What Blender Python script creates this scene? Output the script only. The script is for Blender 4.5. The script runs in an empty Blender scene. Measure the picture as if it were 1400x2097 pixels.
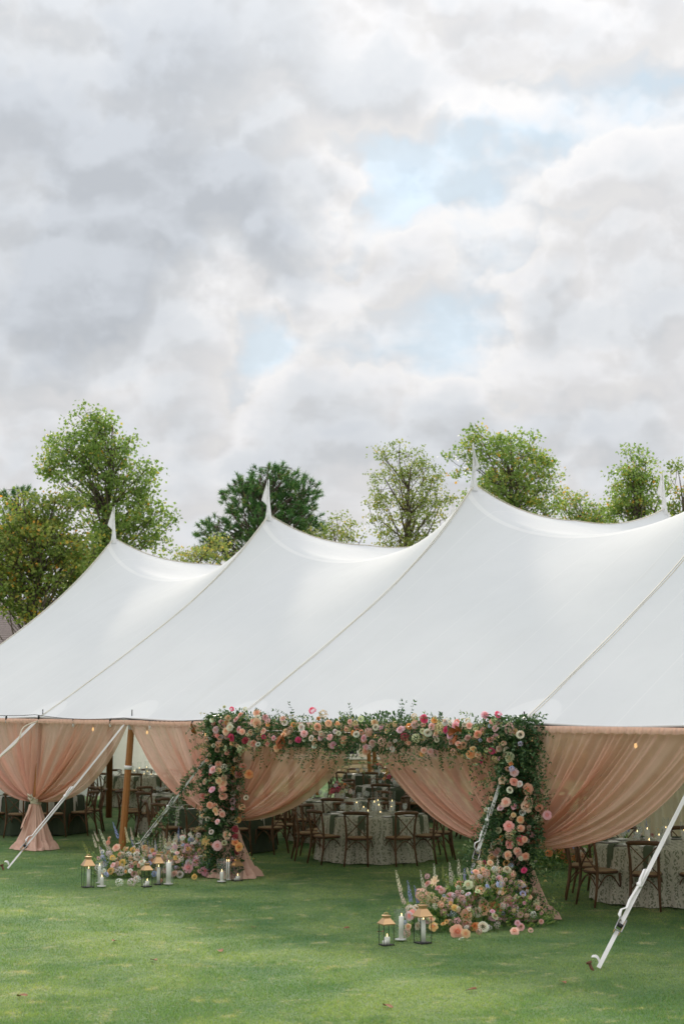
import bpy, math, random
import numpy as np
from mathutils import Vector, Matrix, Euler

R = math.radians
rnd = random.Random(7)
scene = bpy.context.scene
COL = scene.collection

# clouds of the deck: picture direction, angular size, flattening, thickness (negative: an opening)
CLOUDS = [(130, 280, 0.12, 1.0, 0.25), (420, 430, 0.065, 1.4, 0.17), (130, 620, 0.07, 1.6, 0.20), (620, 540, 0.03, 2.0, 0.12), (700, 380, 0.025, 1.5, 0.08),
          (1240, 590, 0.065, 2.2, 0.12), (1330, 400, 0.07, 1.5, 0.0), (1080, 130, 0.05, 1.5, 0.05), (1150, 850, 0.12, 4.5, 0.10), (520, 880, 0.16, 4.5, 0.06), (700, 1010, 0.3, 6.0, 0.0),
          (835, 370, 0.030, 0.8, -0.20), (985, 255, 0.030, 1.0, -0.20), (740, 460, 0.022, 1.0, -0.14), (560, 690, 0.045, 2.6, -0.10), (830, 640, 0.04, 2.0, -0.03), (1010, 540, 0.03, 1.5, -0.12),
          (480, 590, 0.025, 1.0, -0.10), (1130, 300, 0.05, 1.0, -0.04), (560, 180, 0.06, 1.0, -0.05), (1000, 735, 0.14, 4.0, -0.10), (250, 780, 0.08, 3.0, -0.08)]

# ------------------------------------------------------------------ camera
CAM_H = 2.65
cam_data = bpy.data.cameras.new('camera')
cam = bpy.data.objects.new('camera', cam_data)
COL.objects.link(cam)
cam_data.sensor_fit = 'VERTICAL'
cam_data.sensor_height = 36.0
cam_data.lens = 3190.75 / 2097.0 * 36.0
cam_data.clip_start = 0.1
cam_data.clip_end = 2000.0
cam.location = (0.0, 0.0, CAM_H)
cam.rotation_euler = (R(90.0) + math.atan((1442.4 - 1048.5) / 3190.75), 0.0, 0.0)
cam_data.dof.use_dof = True
cam_data.dof.focus_distance = 20.5
cam_data.dof.aperture_fstop = 2.8
scene.camera = cam

# ------------------------------------------------------------------ sun, sky, exposure
SUN_EL, SUN_AZ = R(24.5), R(-4.0)          # low sun behind the tent, a little to the left
sun_dir = Vector((math.sin(SUN_AZ) * math.cos(SUN_EL), math.cos(SUN_AZ) * math.cos(SUN_EL), math.sin(SUN_EL)))
sun_data = bpy.data.lights.new('sun', 'SUN')
sun_data.energy = 2.9
sun_data.angle = R(6.0)
sun_data.color = (1.0, 0.89, 0.72)
sun = bpy.data.objects.new('sun', sun_data)
COL.objects.link(sun)
sun.rotation_euler = sun_dir.to_track_quat('Z', 'Y').to_euler()

world = bpy.data.worlds.new('World')
scene.world = world
world.use_nodes = True
wt = world.node_tree
wt.nodes.clear()


class NT:
    """small helper to write node trees"""
    def __init__(self, tree):
        self.t = tree

    def n(self, kind, **kw):
        nd = self.t.nodes.new(kind)
        for k, v in kw.items():
            setattr(nd, k, v)
        return nd

    def link(self, a, b):
        self.t.links.new(a, b)

    def put(self, sock, v):
        if hasattr(v, 'is_output'):
            self.link(v, sock)
        elif v is not None:
            if isinstance(v, (tuple, list)) and len(v) == 3 and sock.type == 'RGBA':
                v = (*v, 1.0)
            sock.default_value = v

    def math(self, op, a, b=None, c=None, clamp=False):
        nd = self.n('ShaderNodeMath', operation=op, use_clamp=clamp)
        self.put(nd.inputs[0], a)
        if b is not None:
            self.put(nd.inputs[1], b)
        if c is not None:
            self.put(nd.inputs[2], c)
        return nd.outputs[0]

    def vmath(self, op, a, b=None):
        nd = self.n('ShaderNodeVectorMath', operation=op)
        self.put(nd.inputs[0], a)
        if b is not None:
            if op == 'SCALE':
                self.put(nd.inputs['Scale'], b)
            else:
                self.put(nd.inputs[1], b)
        return nd.outputs['Value'] if op in ('LENGTH', 'DOT_PRODUCT', 'DISTANCE') else nd.outputs[0]

    def noise(self, vec, scale, detail=4.0, rough=0.55, dist=0.0, col=False):
        nd = self.n('ShaderNodeTexNoise')
        if vec is not None:
            self.link(vec, nd.inputs['Vector'])
        nd.inputs['Scale'].default_value = scale
        nd.inputs['Detail'].default_value = detail
        nd.inputs['Roughness'].default_value = rough
        nd.inputs['Distortion'].default_value = dist
        return nd.outputs['Color'] if col else nd.outputs['Fac']

    def voronoi(self, vec, scale, out='Distance', feature='F1', rand=1.0):
        nd = self.n('ShaderNodeTexVoronoi', feature=feature)
        self.link(vec, nd.inputs['Vector'])
        nd.inputs['Scale'].default_value = scale
        nd.inputs['Randomness'].default_value = rand
        return nd.outputs[out]

    def ramp(self, fac, stops, interp='LINEAR'):
        nd = self.n('ShaderNodeValToRGB')
        cr = nd.color_ramp
        cr.interpolation = interp
        while len(cr.elements) < len(stops):
            cr.elements.new(0.5)
        for e, (p, c) in zip(cr.elements, stops):
            e.position = p
            e.color = (*c, 1.0) if len(c) == 3 else c
        self.put(nd.inputs[0], fac)
        return nd.outputs[0]

    def mix(self, fac, a, b, mode='MIX'):
        nd = self.n('ShaderNodeMix', data_type='RGBA', blend_type=mode)
        self.put(nd.inputs[0], fac)
        self.put(nd.inputs[6], a)
        self.put(nd.inputs[7], b)
        return nd.outputs[2]

    def maprange(self, v, a, b, c, d, smooth=True):
        nd = self.n('ShaderNodeMapRange')
        nd.interpolation_type = 'SMOOTHSTEP' if smooth else 'LINEAR'
        self.put(nd.inputs[0], v)
        for i, x in enumerate((a, b, c, d)):
            nd.inputs[1 + i].default_value = x
        return nd.outputs[0]


W = NT(wt)
w_out = W.n('ShaderNodeOutputWorld')
w_bg = W.n('ShaderNodeBackground')
W.link(w_bg.outputs[0], w_out.inputs[0])
w_bg.inputs['Strength'].default_value = 0.1
sky = W.n('ShaderNodeTexSky')
sky.sky_type = 'NISHITA'
sky.sun_disc = False
sky.sun_elevation = SUN_EL
sky.sun_rotation = SUN_AZ
sky.air_density = 1.0
sky.dust_density = 1.5
sky.ozone_density = 1.5
w_dir = W.n('ShaderNodeTexCoord').outputs['Generated']
w_dir = W.vmath('NORMALIZE', w_dir)
sep = W.n('ShaderNodeSeparateXYZ')
W.link(w_dir, sep.inputs[0])
# a flat cloud deck seen in perspective: direction / height
def deck_of(d):
    sp = W.n('ShaderNodeSeparateXYZ')
    W.link(d, sp.inputs[0])
    den = W.math('ADD', W.math('MAXIMUM', sp.outputs[2], 0.0), 0.24)
    dk = W.n('ShaderNodeCombineXYZ')
    W.link(W.math('DIVIDE', sp.outputs[0], den), dk.inputs[0])
    W.link(W.math('DIVIDE', sp.outputs[1], den), dk.inputs[1])
    return dk.outputs[0]


def cloud_body(d):
    """thickness of the deck in direction d, without the single clouds"""
    deck = deck_of(d)
    mid = W.noise(deck, 2.6, 5.0, 0.55)
    wn = W.noise(d, 11.0, 5.0, 0.60)
    wn2 = W.noise(W.vmath('ADD', d, (3.1, 1.7, 5.3)), 11.0, 4.0, 0.60)
    wv3 = W.n('ShaderNodeCombineXYZ')
    W.link(W.math('SUBTRACT', wn, 0.5), wv3.inputs[0])
    W.link(W.math('SUBTRACT', wn2, 0.5), wv3.inputs[2])
    wd = W.vmath('ADD', d, W.vmath('SCALE', wv3.outputs[0], 0.13))
    sv = W.n('ShaderNodeTexVoronoi', feature='F1')             # cauliflower edges
    W.link(W.vmath('MULTIPLY', W.vmath('ADD', wd, W.vmath('SCALE', deck, 0.05)), (1.0, 1.0, 1.5)), sv.inputs['Vector'])
    sv.inputs['Scale'].default_value = 11.0
    sv.inputs['Detail'].default_value = 1.0
    sv.inputs['Roughness'].default_value = 0.6
    puff = W.math('SUBTRACT', 0.85, W.math('MULTIPLY', W.math('POWER', sv.outputs['Distance'], 1.6), 1.25))
    body = W.math('ADD', W.math('MULTIPLY', mid, 0.46), W.math('ADD', W.math('MULTIPLY', puff, 0.125), W.math('MULTIPLY', wn, 0.22)))
    return body, deck, wd, wn


body, deck, wd, wn = cloud_body(w_dir)
body_up, _, _, _ = cloud_body(W.vmath('ADD', w_dir, (-0.004, 0.0, 0.016)))
big = W.noise(deck, 1.1, 2.0, 0.5)
dens = W.math('ADD', W.math('MULTIPLY', big, 0.22), body)
dens = W.math('ADD', dens, -0.400)
# tops of the heaps catch the light, undersides are in shade
heap = W.maprange(W.math('SUBTRACT', body, body_up), -0.07, 0.07, 0.90, 1.10)


def sky_dir(x, y):
    f = 3190.75
    p = math.atan((1442.4 - 1048.5) / f)
    a, b = (x - 700) / f, (1048.5 - y) / f
    return Vector((a, math.cos(p) - b * math.sin(p), math.sin(p) + b * math.cos(p))).normalized()


# individual clouds (thick = positive) and openings (negative) of the deck
for (x, y, rad, flat, amt) in CLOUDS:
    q = W.vmath('LENGTH', W.vmath('MULTIPLY', W.vmath('SUBTRACT', wd, tuple(sky_dir(x, y))), (1.0 / rad, 1.0 / rad, flat / rad)))
    g = W.math('MULTIPLY', W.math('EXPONENT', W.math('MULTIPLY', W.math('MULTIPLY', q, q), -1.0)), amt)
    dens = W.math('ADD', dens, g)
cl_fac = W.maprange(dens, -0.27, 0.29, 0.0, 1.0, smooth=False)
cloud = W.ramp(cl_fac, [(0.0, (0.42, 0.545, 0.66)), (0.24, (0.485, 0.575, 0.655)), (0.36, (0.575, 0.60, 0.63)), (0.44, (0.645, 0.64, 0.64)), (0.54, (0.61, 0.61, 0.62)),
                        (0.68, (0.535, 0.55, 0.57)), (1.0, (0.435, 0.46, 0.495))])
cloud = W.vmath('SCALE', cloud, W.math('MULTIPLY', heap, 10.0))
# an overcast sky is brighter overhead than towards the horizon
zen = W.math('MAXIMUM', sep.outputs[2], 0.0)
cloud = W.vmath('SCALE', cloud, W.math('ADD', W.math('MULTIPLY_ADD', zen, 0.25, 0.93), W.math('MULTIPLY', W.math('POWER', zen, 3.0), 1.3)))
thin = W.maprange(dens, -0.26, 0.0, 0.94, 1.0)
col = W.mix(thin, sky.outputs[0], cloud)
# ground half of the world: dull green, never seen
below = W.maprange(sep.outputs[2], -0.02, 0.0, 0.0, 1.0)
col = W.mix(below, (0.9, 1.1, 0.7), col)
W.link(col, w_bg.inputs['Color'])

world.cycles.sampling_method = 'MANUAL'
world.cycles.sample_map_resolution = 256
scene.view_settings.view_transform = 'Standard'
scene.view_settings.look = 'None'
scene.view_settings.exposure = 0.38
scene.view_settings.gamma = 1.0
scene.view_settings.use_curve_mapping = False
scene.cycles.use_denoising = True
scene.cycles.use_adaptive_sampling = True
scene.cycles.adaptive_threshold = 0.025
scene.cycles.max_bounces = 7
scene.cycles.diffuse_bounces = 4
scene.cycles.transmission_bounces = 6
scene.cycles.transparent_max_bounces = 24
scene.cycles.caustics_reflective = False
scene.cycles.caustics_refractive = False
scene.cycles.sample_clamp_indirect = 6.0

# ------------------------------------------------------------------ materials


def new_mat(name):
    m = bpy.data.materials.new(name)
    m.use_nodes = True
    t = m.node_tree
    t.nodes.clear()
    k = NT(t)
    out = k.n('ShaderNodeOutputMaterial')
    return m, k, out


def principled(k, color, rough=0.6, spec=0.4, metal=0.0, bump=None, bump_dist=0.01, bump_str=0.6):
    b = k.n('ShaderNodeBsdfPrincipled')
    k.put(b.inputs['Base Color'], color)
    k.put(b.inputs['Roughness'], rough)
    b.inputs['Specular IOR Level'].default_value = spec
    b.inputs['Metallic'].default_value = metal
    if bump is not None:
        bn = k.n('ShaderNodeBump')
        bn.inputs['Distance'].default_value = bump_dist
        bn.inputs['Strength'].default_value = bump_str
        k.link(bump, bn.inputs['Height'])
        k.link(bn.outputs[0], b.inputs['Normal'])
    return b.outputs[0]


def obj_coord(k):
    return k.n('ShaderNodeTexCoord').outputs['Object']


def world_pos(k):
    return k.n('ShaderNodeNewGeometry').outputs['Position']


def simple(name, c, rough=0.6, spec=0.4, metal=0.0, var=0.15, scale=12.0):
    m, k, out = new_mat(name)
    n = k.noise(obj_coord(k), scale, 5.0, 0.6)
    lo = tuple(x * (1 - var) for x in c)
    hi = tuple(min(1, x * (1 + var)) for x in c)
    k.link(principled(k, k.mix(n, lo, hi), rough, spec, metal, bump=n, bump_dist=0.002), out.inputs[0])
    return m


def cloth_mat(name, c, trans=0.3, var=0.08, scale=6.0, weave=220.0):
    m, k, out = new_mat(name)
    p = obj_coord(k)
    n = k.noise(p, scale, 5.0, 0.6)
    colr = k.mix(n, tuple(x * (1 - var) for x in c), tuple(min(1, x * (1 + var)) for x in c))
    a = principled(k, colr, 0.9, 0.1, 0.0, bump=k.noise(p, weave, 2.0, 0.5), bump_dist=0.001)
    t = k.n('ShaderNodeBsdfTranslucent')
    k.link(colr, t.inputs[0])
    mx = k.n('ShaderNodeMixShader')
    mx.inputs[0].default_value = trans
    k.link(a, mx.inputs[1])
    k.link(t.outputs[0], mx.inputs[2])
    k.link(mx.outputs[0], out.inputs[0])
    return m


def sheer_mat(name, c, opac):
    m, k, out = new_mat(name)
    p = obj_coord(k)
    n = k.noise(p, 5.0, 4.0, 0.6)
    colr = k.mix(n, tuple(x * 0.88 for x in c), tuple(x * 1.1 for x in c))
    d = principled(k, colr, 0.85, 0.15, 0.0, bump=k.noise(p, 90.0, 2.0, 0.5), bump_dist=0.002)
    t = k.n('ShaderNodeBsdfTranslucent')
    k.link(colr, t.inputs[0])
    mx = k.n('ShaderNodeMixShader')
    mx.inputs[0].default_value = 0.42
    k.link(d, mx.inputs[1])
    k.link(t.outputs[0], mx.inputs[2])
    tr = k.n('ShaderNodeBsdfTransparent')
    tr.inputs[0].default_value = (1.0, 0.93, 0.88, 1.0)
    m2 = k.n('ShaderNodeMixShader')
    m2.inputs[0].default_value = opac
    k.link(tr.outputs[0], m2.inputs[1])
    k.link(mx.outputs[0], m2.inputs[2])
    k.link(m2.outputs[0], out.inputs[0])
    return m


def glass_mat(name, fac=0.1):
    m, k, out = new_mat(name)
    tr = k.n('ShaderNodeBsdfTransparent')
    tr.inputs[0].default_value = (0.985, 0.992, 0.99, 1.0)
    gl = k.n('ShaderNodeBsdfGlossy')
    gl.inputs['Roughness'].default_value = 0.05
    ge = k.n('ShaderNodeNewGeometry')
    cs = k.math('ABSOLUTE', k.vmath('DOT_PRODUCT', ge.outputs['Normal'], ge.outputs['Incoming']))
    fres = k.math('ADD', 0.02, k.math('MULTIPLY', k.math('POWER', k.math('SUBTRACT', 1.0, cs, clamp=True), 4.0), 0.4))
    mx = k.n('ShaderNodeMixShader')
    k.link(fres, mx.inputs[0])
    k.link(tr.outputs[0], mx.inputs[1])
    k.link(gl.outputs[0], mx.inputs[2])
    # a trace of dust on the glass
    df = k.n('ShaderNodeBsdfDiffuse')
    df.inputs[0].default_value = (0.8, 0.82, 0.8, 1)
    m2 = k.n('ShaderNodeMixShader')
    m2.inputs[0].default_value = fac
    k.link(mx.outputs[0], m2.inputs[1])
    k.link(df.outputs[0], m2.inputs[2])
    k.link(m2.outputs[0], out.inputs[0])
    return m


def wood_mat(name, dark, light, rough=0.5):
    m, k, out = new_mat(name)
    p = obj_coord(k)
    mp = k.n('ShaderNodeMapping')
    mp.inputs['Scale'].default_value = (14.0, 14.0, 1.6)
    k.link(p, mp.inputs[0])
    n = k.noise(mp.outputs[0], 3.0, 6.0, 0.65, 1.0)
    oi = k.n('ShaderNodeObjectInfo')
    f = k.math('ADD', k.math('MULTIPLY', n, 0.75), k.math('MULTIPLY', oi.outputs['Random'], 0.35))
    k.link(principled(k, k.mix(f, dark, light), rough, 0.35, 0.0, bump=n, bump_dist=0.003), out.inputs[0])
    return m


def glow_mat(name, c, strength):
    m, k, out = new_mat(name)
    e = k.n('ShaderNodeEmission')
    n = k.noise(obj_coord(k), 30.0, 2.0)
    k.put(e.inputs[0], k.mix(n, c, tuple(min(1, x * 1.15) for x in c)))
    e.inputs[1].default_value = strength
    m.cycles.emission_sampling = 'NONE'
    k.link(e.outputs[0], out.inputs[0])
    return m


def leaf_mat(name, stops, trans=0.35, rough=0.5):
    """leaf colour from a random number stored per leaf"""
    m, k, out = new_mat(name)
    at = k.n('ShaderNodeAttribute')
    at.attribute_name = 'tone'
    c = k.ramp(at.outputs['Fac'], stops)
    d = principled(k, c, rough, 0.4)
    t = k.n('ShaderNodeBsdfTranslucent')
    k.link(k.mix(0.5, c, k.mix(1.0, c, (1.0, 1.25, 0.45), 'MULTIPLY')), t.inputs[0])
    mx = k.n('ShaderNodeMixShader')
    mx.inputs[0].default_value = trans
    k.link(d, mx.inputs[1])
    k.link(t.outputs[0], mx.inputs[2])
    k.link(mx.outputs[0], out.inputs[0])
    return m


def petal_mat(name):
    """petal colour is the colour of the flower object; the heart of the flower is deeper"""
    m, k, out = new_mat(name)
    oi = k.n('ShaderNodeObjectInfo')
    at = k.n('ShaderNodeAttribute')
    at.attribute_name = 'tone'
    deep = k.mix(1.0, oi.outputs['Color'], (0.97, 0.62, 0.50), 'MULTIPLY')
    c = k.mix(k.maprange(at.outputs['Fac'], 0.0, 0.8, 0.0, 1.0), deep, oi.outputs['Color'])
    d = principled(k, c, 0.75, 0.2)
    t = k.n('ShaderNodeBsdfTranslucent')
    k.link(c, t.inputs[0])
    mx = k.n('ShaderNodeMixShader')
    mx.inputs[0].default_value = 0.3
    k.link(d, mx.inputs[1])
    k.link(t.outputs[0], mx.inputs[2])
    k.link(mx.outputs[0], out.inputs[0])
    return m


def lawn_color(k):
    p = world_pos(k)
    a = k.noise(p, 0.55, 5.0, 0.6, 0.4)
    b = k.noise(p, 2.6, 6.0, 0.65, 0.2)
    c = k.noise(p, 14.0, 5.0, 0.7)
    e = k.noise(p, 1.15, 4.0, 0.6, 0.6)
    g = k.mix(k.maprange(a, 0.34, 0.66, 0.0, 1.0), (0.138, 0.245, 0.098), (0.275, 0.360, 0.152))
    g = k.mix(k.maprange(e, 0.48, 0.70, 0.0, 0.6), g, (0.085, 0.185, 0.080))
    g = k.mix(k.maprange(b, 0.54, 0.74, 0.0, 0.9), g, (0.53, 0.49, 0.29))
    g = k.mix(k.maprange(c, 0.42, 0.75, 0.0, 0.65), g, (0.095, 0.205, 0.085))
    return g, p


def make_lawn():
    m, k, out = new_mat('lawn_turf')
    g, p = lawn_color(k)
    f = k.noise(p, 60.0, 6.0, 0.7)
    g = k.mix(k.maprange(f, 0.35, 0.75, 0.0, 0.6), g, (0.06, 0.13, 0.05))
    h = k.math('ADD', f, k.math('MULTIPLY', k.noise(p, 220.0, 3.0, 0.6), 0.6))
    k.link(principled(k, g, 0.85, 0.15, bump=h, bump_dist=0.02, bump_str=1.0), out.inputs[0])
    return m


def make_blade():
    m, k, out = new_mat('grass_blade')
    g, p = lawn_color(k)
    at = k.n('ShaderNodeAttribute')
    at.attribute_name = 'tone'
    g = k.mix(k.maprange(at.outputs['Fac'], 0.0, 1.0, 0.0, 0.8), g, k.mix(1.0, g, (1.75, 1.6, 1.35), 'MULTIPLY'))
    g = k.mix(k.maprange(at.outputs['Fac'], 0.93, 0.96, 0.0, 0.7), g, (0.34, 0.29, 0.14))
    d = principled(k, g, 0.6, 0.25)
    t = k.n('ShaderNodeBsdfTranslucent')
    k.link(k.mix(1.0, g, (1.1, 1.2, 0.5), 'MULTIPLY'), t.inputs[0])
    mx = k.n('ShaderNodeMixShader')
    mx.inputs[0].default_value = 0.35
    k.link(d, mx.inputs[1])
    k.link(t.outputs[0], mx.inputs[2])
    k.link(mx.outputs[0], out.inputs[0])
    return m


BAY = 6.1                      # distance between the tent's masts along a row


def make_canvas():
    """white sailcloth: welded strips every metre, double cloth at the poles, a little soiling"""
    m, k, out = new_mat('sailcloth')
    p = obj_coord(k)
    s = k.n('ShaderNodeSeparateXYZ')
    k.link(p, s.inputs[0])
    fu = k.math('FRACT', k.math('ADD', k.math('DIVIDE', s.outputs[0], BAY / 6.0), 50.0))
    weld = k.math('LESS_THAN', k.math('ABSOLUTE', k.math('SUBTRACT', fu, 0.5)), 0.012)
    # half-oval patches at the eave over every pole
    fp = k.math('FRACT', k.math('ADD', k.math('DIVIDE', s.outputs[0], BAY / 2.0), 50.5))
    du = k.math('MULTIPLY', k.math('SUBTRACT', fp, 0.5), BAY / 2.0)
    rr = k.math('ADD', k.math('POWER', k.math('DIVIDE', du, 0.55), 2.0), k.math('POWER', k.math('DIVIDE', s.outputs[1], 0.5), 2.0))
    patch = k.maprange(rr, 0.90, 1.0, 1.0, 0.0)
    dirt = k.noise(p, 1.2, 6.0, 0.65)
    # doubled cloth along the mast rows and just below them
    band = k.math('ADD', k.math('LESS_THAN', k.math('ABSOLUTE', k.math('SUBTRACT', s.outputs[1], 5.20)), 0.045), k.math('LESS_THAN', k.math('ABSOLUTE', k.math('SUBTRACT', s.outputs[1], 10.98)), 0.045))
    streak = k.n('ShaderNodeMapping')
    streak.inputs['Scale'].default_value = (2.2, 0.22, 0.22)
    k.link(p, streak.inputs[0])
    run = k.noise(streak.outputs[0], 2.0, 5.0, 0.6)
    c = k.mix(k.maprange(dirt, 0.35, 0.75, 0.0, 1.0), (0.765, 0.78, 0.795), (0.745, 0.76, 0.775))
    c = k.mix(k.maprange(run, 0.55, 0.8, 0.0, 0.22), c, (0.66, 0.665, 0.65))
    c = k.mix(k.math('MULTIPLY', band, 0.5), c, (0.90, 0.90, 0.90))
    c = k.mix(k.math('MULTIPLY', weld, 0.2), c, (0.93, 0.93, 0.93))
    c = k.mix(k.math('MULTIPLY', patch, 0.3), c, (0.86, 0.865, 0.865))
    h = k.math('ADD', k.noise(p, 0.9, 3.0, 0.5), k.math('MULTIPLY', weld, 0.02))
    d = principled(k, c, 0.95, 0.05, bump=h, bump_dist=0.05, bump_str=0.25)
    t = k.n('ShaderNodeBsdfTranslucent')
    k.link(k.mix(1.0, c, (0.97, 0.94, 0.88), 'MULTIPLY'), t.inputs[0])
    mx = k.n('ShaderNodeMixShader')
    k.link(k.math('SUBTRACT', 0.25, k.math('MULTIPLY', patch, 0.03)), mx.inputs[0])
    k.link(d, mx.inputs[1])
    k.link(t.outputs[0], mx.inputs[2])
    k.link(mx.outputs[0], out.inputs[0])
    return m


def make_botanical():
    """cream cloth printed with olive sprigs"""
    m, k, out = new_mat('botanical_linen')
    uv = k.n('ShaderNodeUVMap').outputs[0]
    wv = k.vmath('ADD', uv, k.vmath('SCALE', k.vmath('SUBTRACT', k.noise(uv, 5.0, 2.0, 0.5, col=True), (0.5, 0.5, 0.5)), 0.10))
    stem = k.n('ShaderNodeTexWave', wave_type='BANDS', bands_direction='X')
    k.link(wv, stem.inputs['Vector'])
    stem.inputs['Scale'].default_value = 3.2
    stem.inputs['Distortion'].default_value = 5.0
    stem.inputs['Detail'].default_value = 1.0
    near = k.maprange(stem.outputs['Fac'], 0.15, 0.5, 0.25, 1.0)
    mp = k.n('ShaderNodeMapping')
    mp.inputs['Rotation'].default_value = (0, 0, 0.7)
    mp.inputs['Scale'].default_value = (1.0, 0.58, 1.0)
    k.link(wv, mp.inputs[0])
    lv = k.maprange(k.voronoi(mp.outputs[0], 46.0), 0.34, 0.48, 1.0, 0.0)
    mp2 = k.n('ShaderNodeMapping')
    mp2.inputs['Rotation'].default_value = (0, 0, -0.7)
    mp2.inputs['Scale'].default_value = (1.0, 0.58, 1.0)
    k.link(wv, mp2.inputs[0])
    lv2 = k.maprange(k.voronoi(mp2.outputs[0], 42.0), 0.32, 0.46, 1.0, 0.0)
    leaf = k.math('MULTIPLY', k.math('MAXIMUM', lv, lv2), near)
    line = k.maprange(stem.outputs['Fac'], 0.93, 0.97, 0.0, 1.0)
    f = k.math('MAXIMUM', leaf, k.math('MULTIPLY', line, 0.0))
    c = k.mix(k.math('MULTIPLY', f, 0.92), (0.56, 0.53, 0.43), (0.20, 0.21, 0.145))
    k.link(principled(k, c, 0.9, 0.1, bump=k.noise(uv, 200.0, 2.0), bump_dist=0.001), out.inputs[0])
    return m


M = {
    'lawn': make_lawn(), 'blade': make_blade(), 'canvas': make_canvas(), 'botanical': make_botanical(),
    'seam': cloth_mat('seam_webbing', (0.74, 0.71, 0.63), 0.05),
    'hem': cloth_mat('hem_cloth', (0.62, 0.61, 0.59), 0.1),
    'flag': cloth_mat('flag_cloth', (0.80, 0.80, 0.80), 0.3),
    'pole': wood_mat('varnished_pole', (0.16, 0.055, 0.015), (0.42, 0.17, 0.045), 0.35),
    'mast': wood_mat('mast_wood', (0.10, 0.035, 0.012), (0.24, 0.09, 0.03), 0.4),
    'chair': wood_mat('chair_wood', (0.050, 0.025, 0.012), (0.19, 0.095, 0.042), 0.42),
    'rush': simple('rush_seat', (0.34, 0.23, 0.13), 0.85, 0.2, 0.0, 0.3, 60.0),
    'sheer': sheer_mat('blush_sheer', (0.84, 0.53, 0.41), 0.80),
    'blush': cloth_mat('blush_drape', (0.74, 0.48, 0.375), 0.2),
    'cream_drape': cloth_mat('cream_drape', (0.84, 0.74, 0.57), 0.12),
    'side_white': cloth_mat('white_sidewall', (0.80, 0.80, 0.79), 0.45),
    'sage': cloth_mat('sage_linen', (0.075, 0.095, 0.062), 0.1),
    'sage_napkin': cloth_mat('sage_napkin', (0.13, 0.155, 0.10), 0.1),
    'white_napkin': cloth_mat('white_napkin', (0.68, 0.66, 0.60), 0.2),
    'ivory_tie': cloth_mat('ivory_tie', (0.70, 0.62, 0.48), 0.1),
    'strap': cloth_mat('white_strap', (0.78, 0.755, 0.73), 0.0),
    'rope': cloth_mat('pale_rope', (0.62, 0.56, 0.44), 0.0),
    'steel': simple('galvanised_steel', (0.42, 0.42, 0.42), 0.4, 0.5, 0.9),
    'darksteel': simple('dark_steel', (0.04, 0.04, 0.042), 0.5, 0.5, 0.6),
    'brass': simple('brass', (0.72, 0.45, 0.17), 0.32, 0.5, 1.0, 0.1),
    'copper': simple('brushed_gold', (0.56, 0.36, 0.19), 0.36, 0.5, 1.0, 0.1),
    'stake': simple('rusty_stake', (0.16, 0.075, 0.045), 0.8, 0.3),
    'rubber': simple('black_cable', (0.012, 0.012, 0.012), 0.5, 0.4),
    'glass': glass_mat('clear_glass', 0.004), 'tumbler': glass_mat('table_glass', 0.14),
    'wax': cloth_mat('candle_wax', (0.90, 0.87, 0.80), 0.0),
    'flame': glow_mat('candle_flame', (1.0, 0.66, 0.28), 3.5),
    'bulb_lit': glow_mat('warm_bulb', (1.0, 0.60, 0.24), 3.0),
    'bulb_glass': glass_mat('bulb_glass', 0.35),
    'china': simple('white_china', (0.78, 0.76, 0.72), 0.25, 0.5, 0.0, 0.03),
    'bark': simple('bark', (0.13, 0.10, 0.08), 0.9, 0.2, 0.0, 0.4, 8.0),
    'stem': simple('green_stem', (0.07, 0.13, 0.04), 0.7, 0.3),
    'rustleaf': simple('rust_leaf', (0.30, 0.085, 0.025), 0.55, 0.3, 0.0, 0.35, 30.0),
    'dryleaf': simple('dry_leaf', (0.26, 0.13, 0.07), 0.8, 0.2, 0.0, 0.3, 40.0),
    'shingle': simple('roof_shingle', (0.26, 0.215, 0.20), 0.9, 0.2, 0.0, 0.35, 9.0),
    'stucco': simple('cream_stucco', (0.62, 0.52, 0.37), 0.9, 0.2, 0.0, 0.12, 4.0),
    'stone': None,
    'trim': simple('cream_trim', (0.66, 0.60, 0.50), 0.7, 0.3, 0.0, 0.08),
    'window': simple('dark_window', (0.02, 0.022, 0.026), 0.12, 0.6),
    'petal': petal_mat('petal'),
    'arch_leaf': leaf_mat('arch_leaf', [(0.0, (0.034, 0.081, 0.032)), (0.45, (0.076, 0.153, 0.058)), (0.75, (0.176, 0.262, 0.110)), (0.93, (0.321, 0.408, 0.204)), (1.0, (0.489, 0.379, 0.146))], 0.25, 0.42),
    'meadow_leaf': leaf_mat('meadow_leaf', [(0.0, (0.056, 0.124, 0.041)), (0.45, (0.130, 0.269, 0.074)), (0.8, (0.304, 0.455, 0.124)), (1.0, (0.522, 0.559, 0.186))], 0.3, 0.5),
    'tree_leaf': leaf_mat('tulip_leaf', [(0.0, (0.128, 0.202, 0.054)), (0.5, (0.241, 0.349, 0.094)), (0.85, (0.422, 0.497, 0.148)), (0.95, (0.692, 0.511, 0.108)), (1.0, (0.800, 0.403, 0.067))], 0.45),
    'autumn_leaf': leaf_mat('autumn_leaf', [(0.0, (0.108, 0.175, 0.041)), (0.5, (0.232, 0.310, 0.074)), (0.80, (0.417, 0.416, 0.108)), (0.92, (0.773, 0.403, 0.067)), (1.0, (0.800, 0.323, 0.041))], 0.45),
    'thin_leaf': leaf_mat('thin_leaf', [(0.0, (0.153, 0.215, 0.057)), (0.5, (0.278, 0.342, 0.101)), (0.85, (0.431, 0.417, 0.139)), (1.0, (0.696, 0.455, 0.127))], 0.45),
    'needle': leaf_mat('pine_needle', [(0.0, (0.053, 0.144, 0.048)), (0.6, (0.133, 0.294, 0.088)), (0.88, (0.285, 0.428, 0.121)), (1.0, (0.644, 0.346, 0.103))], 0.15, 0.5),
}


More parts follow.
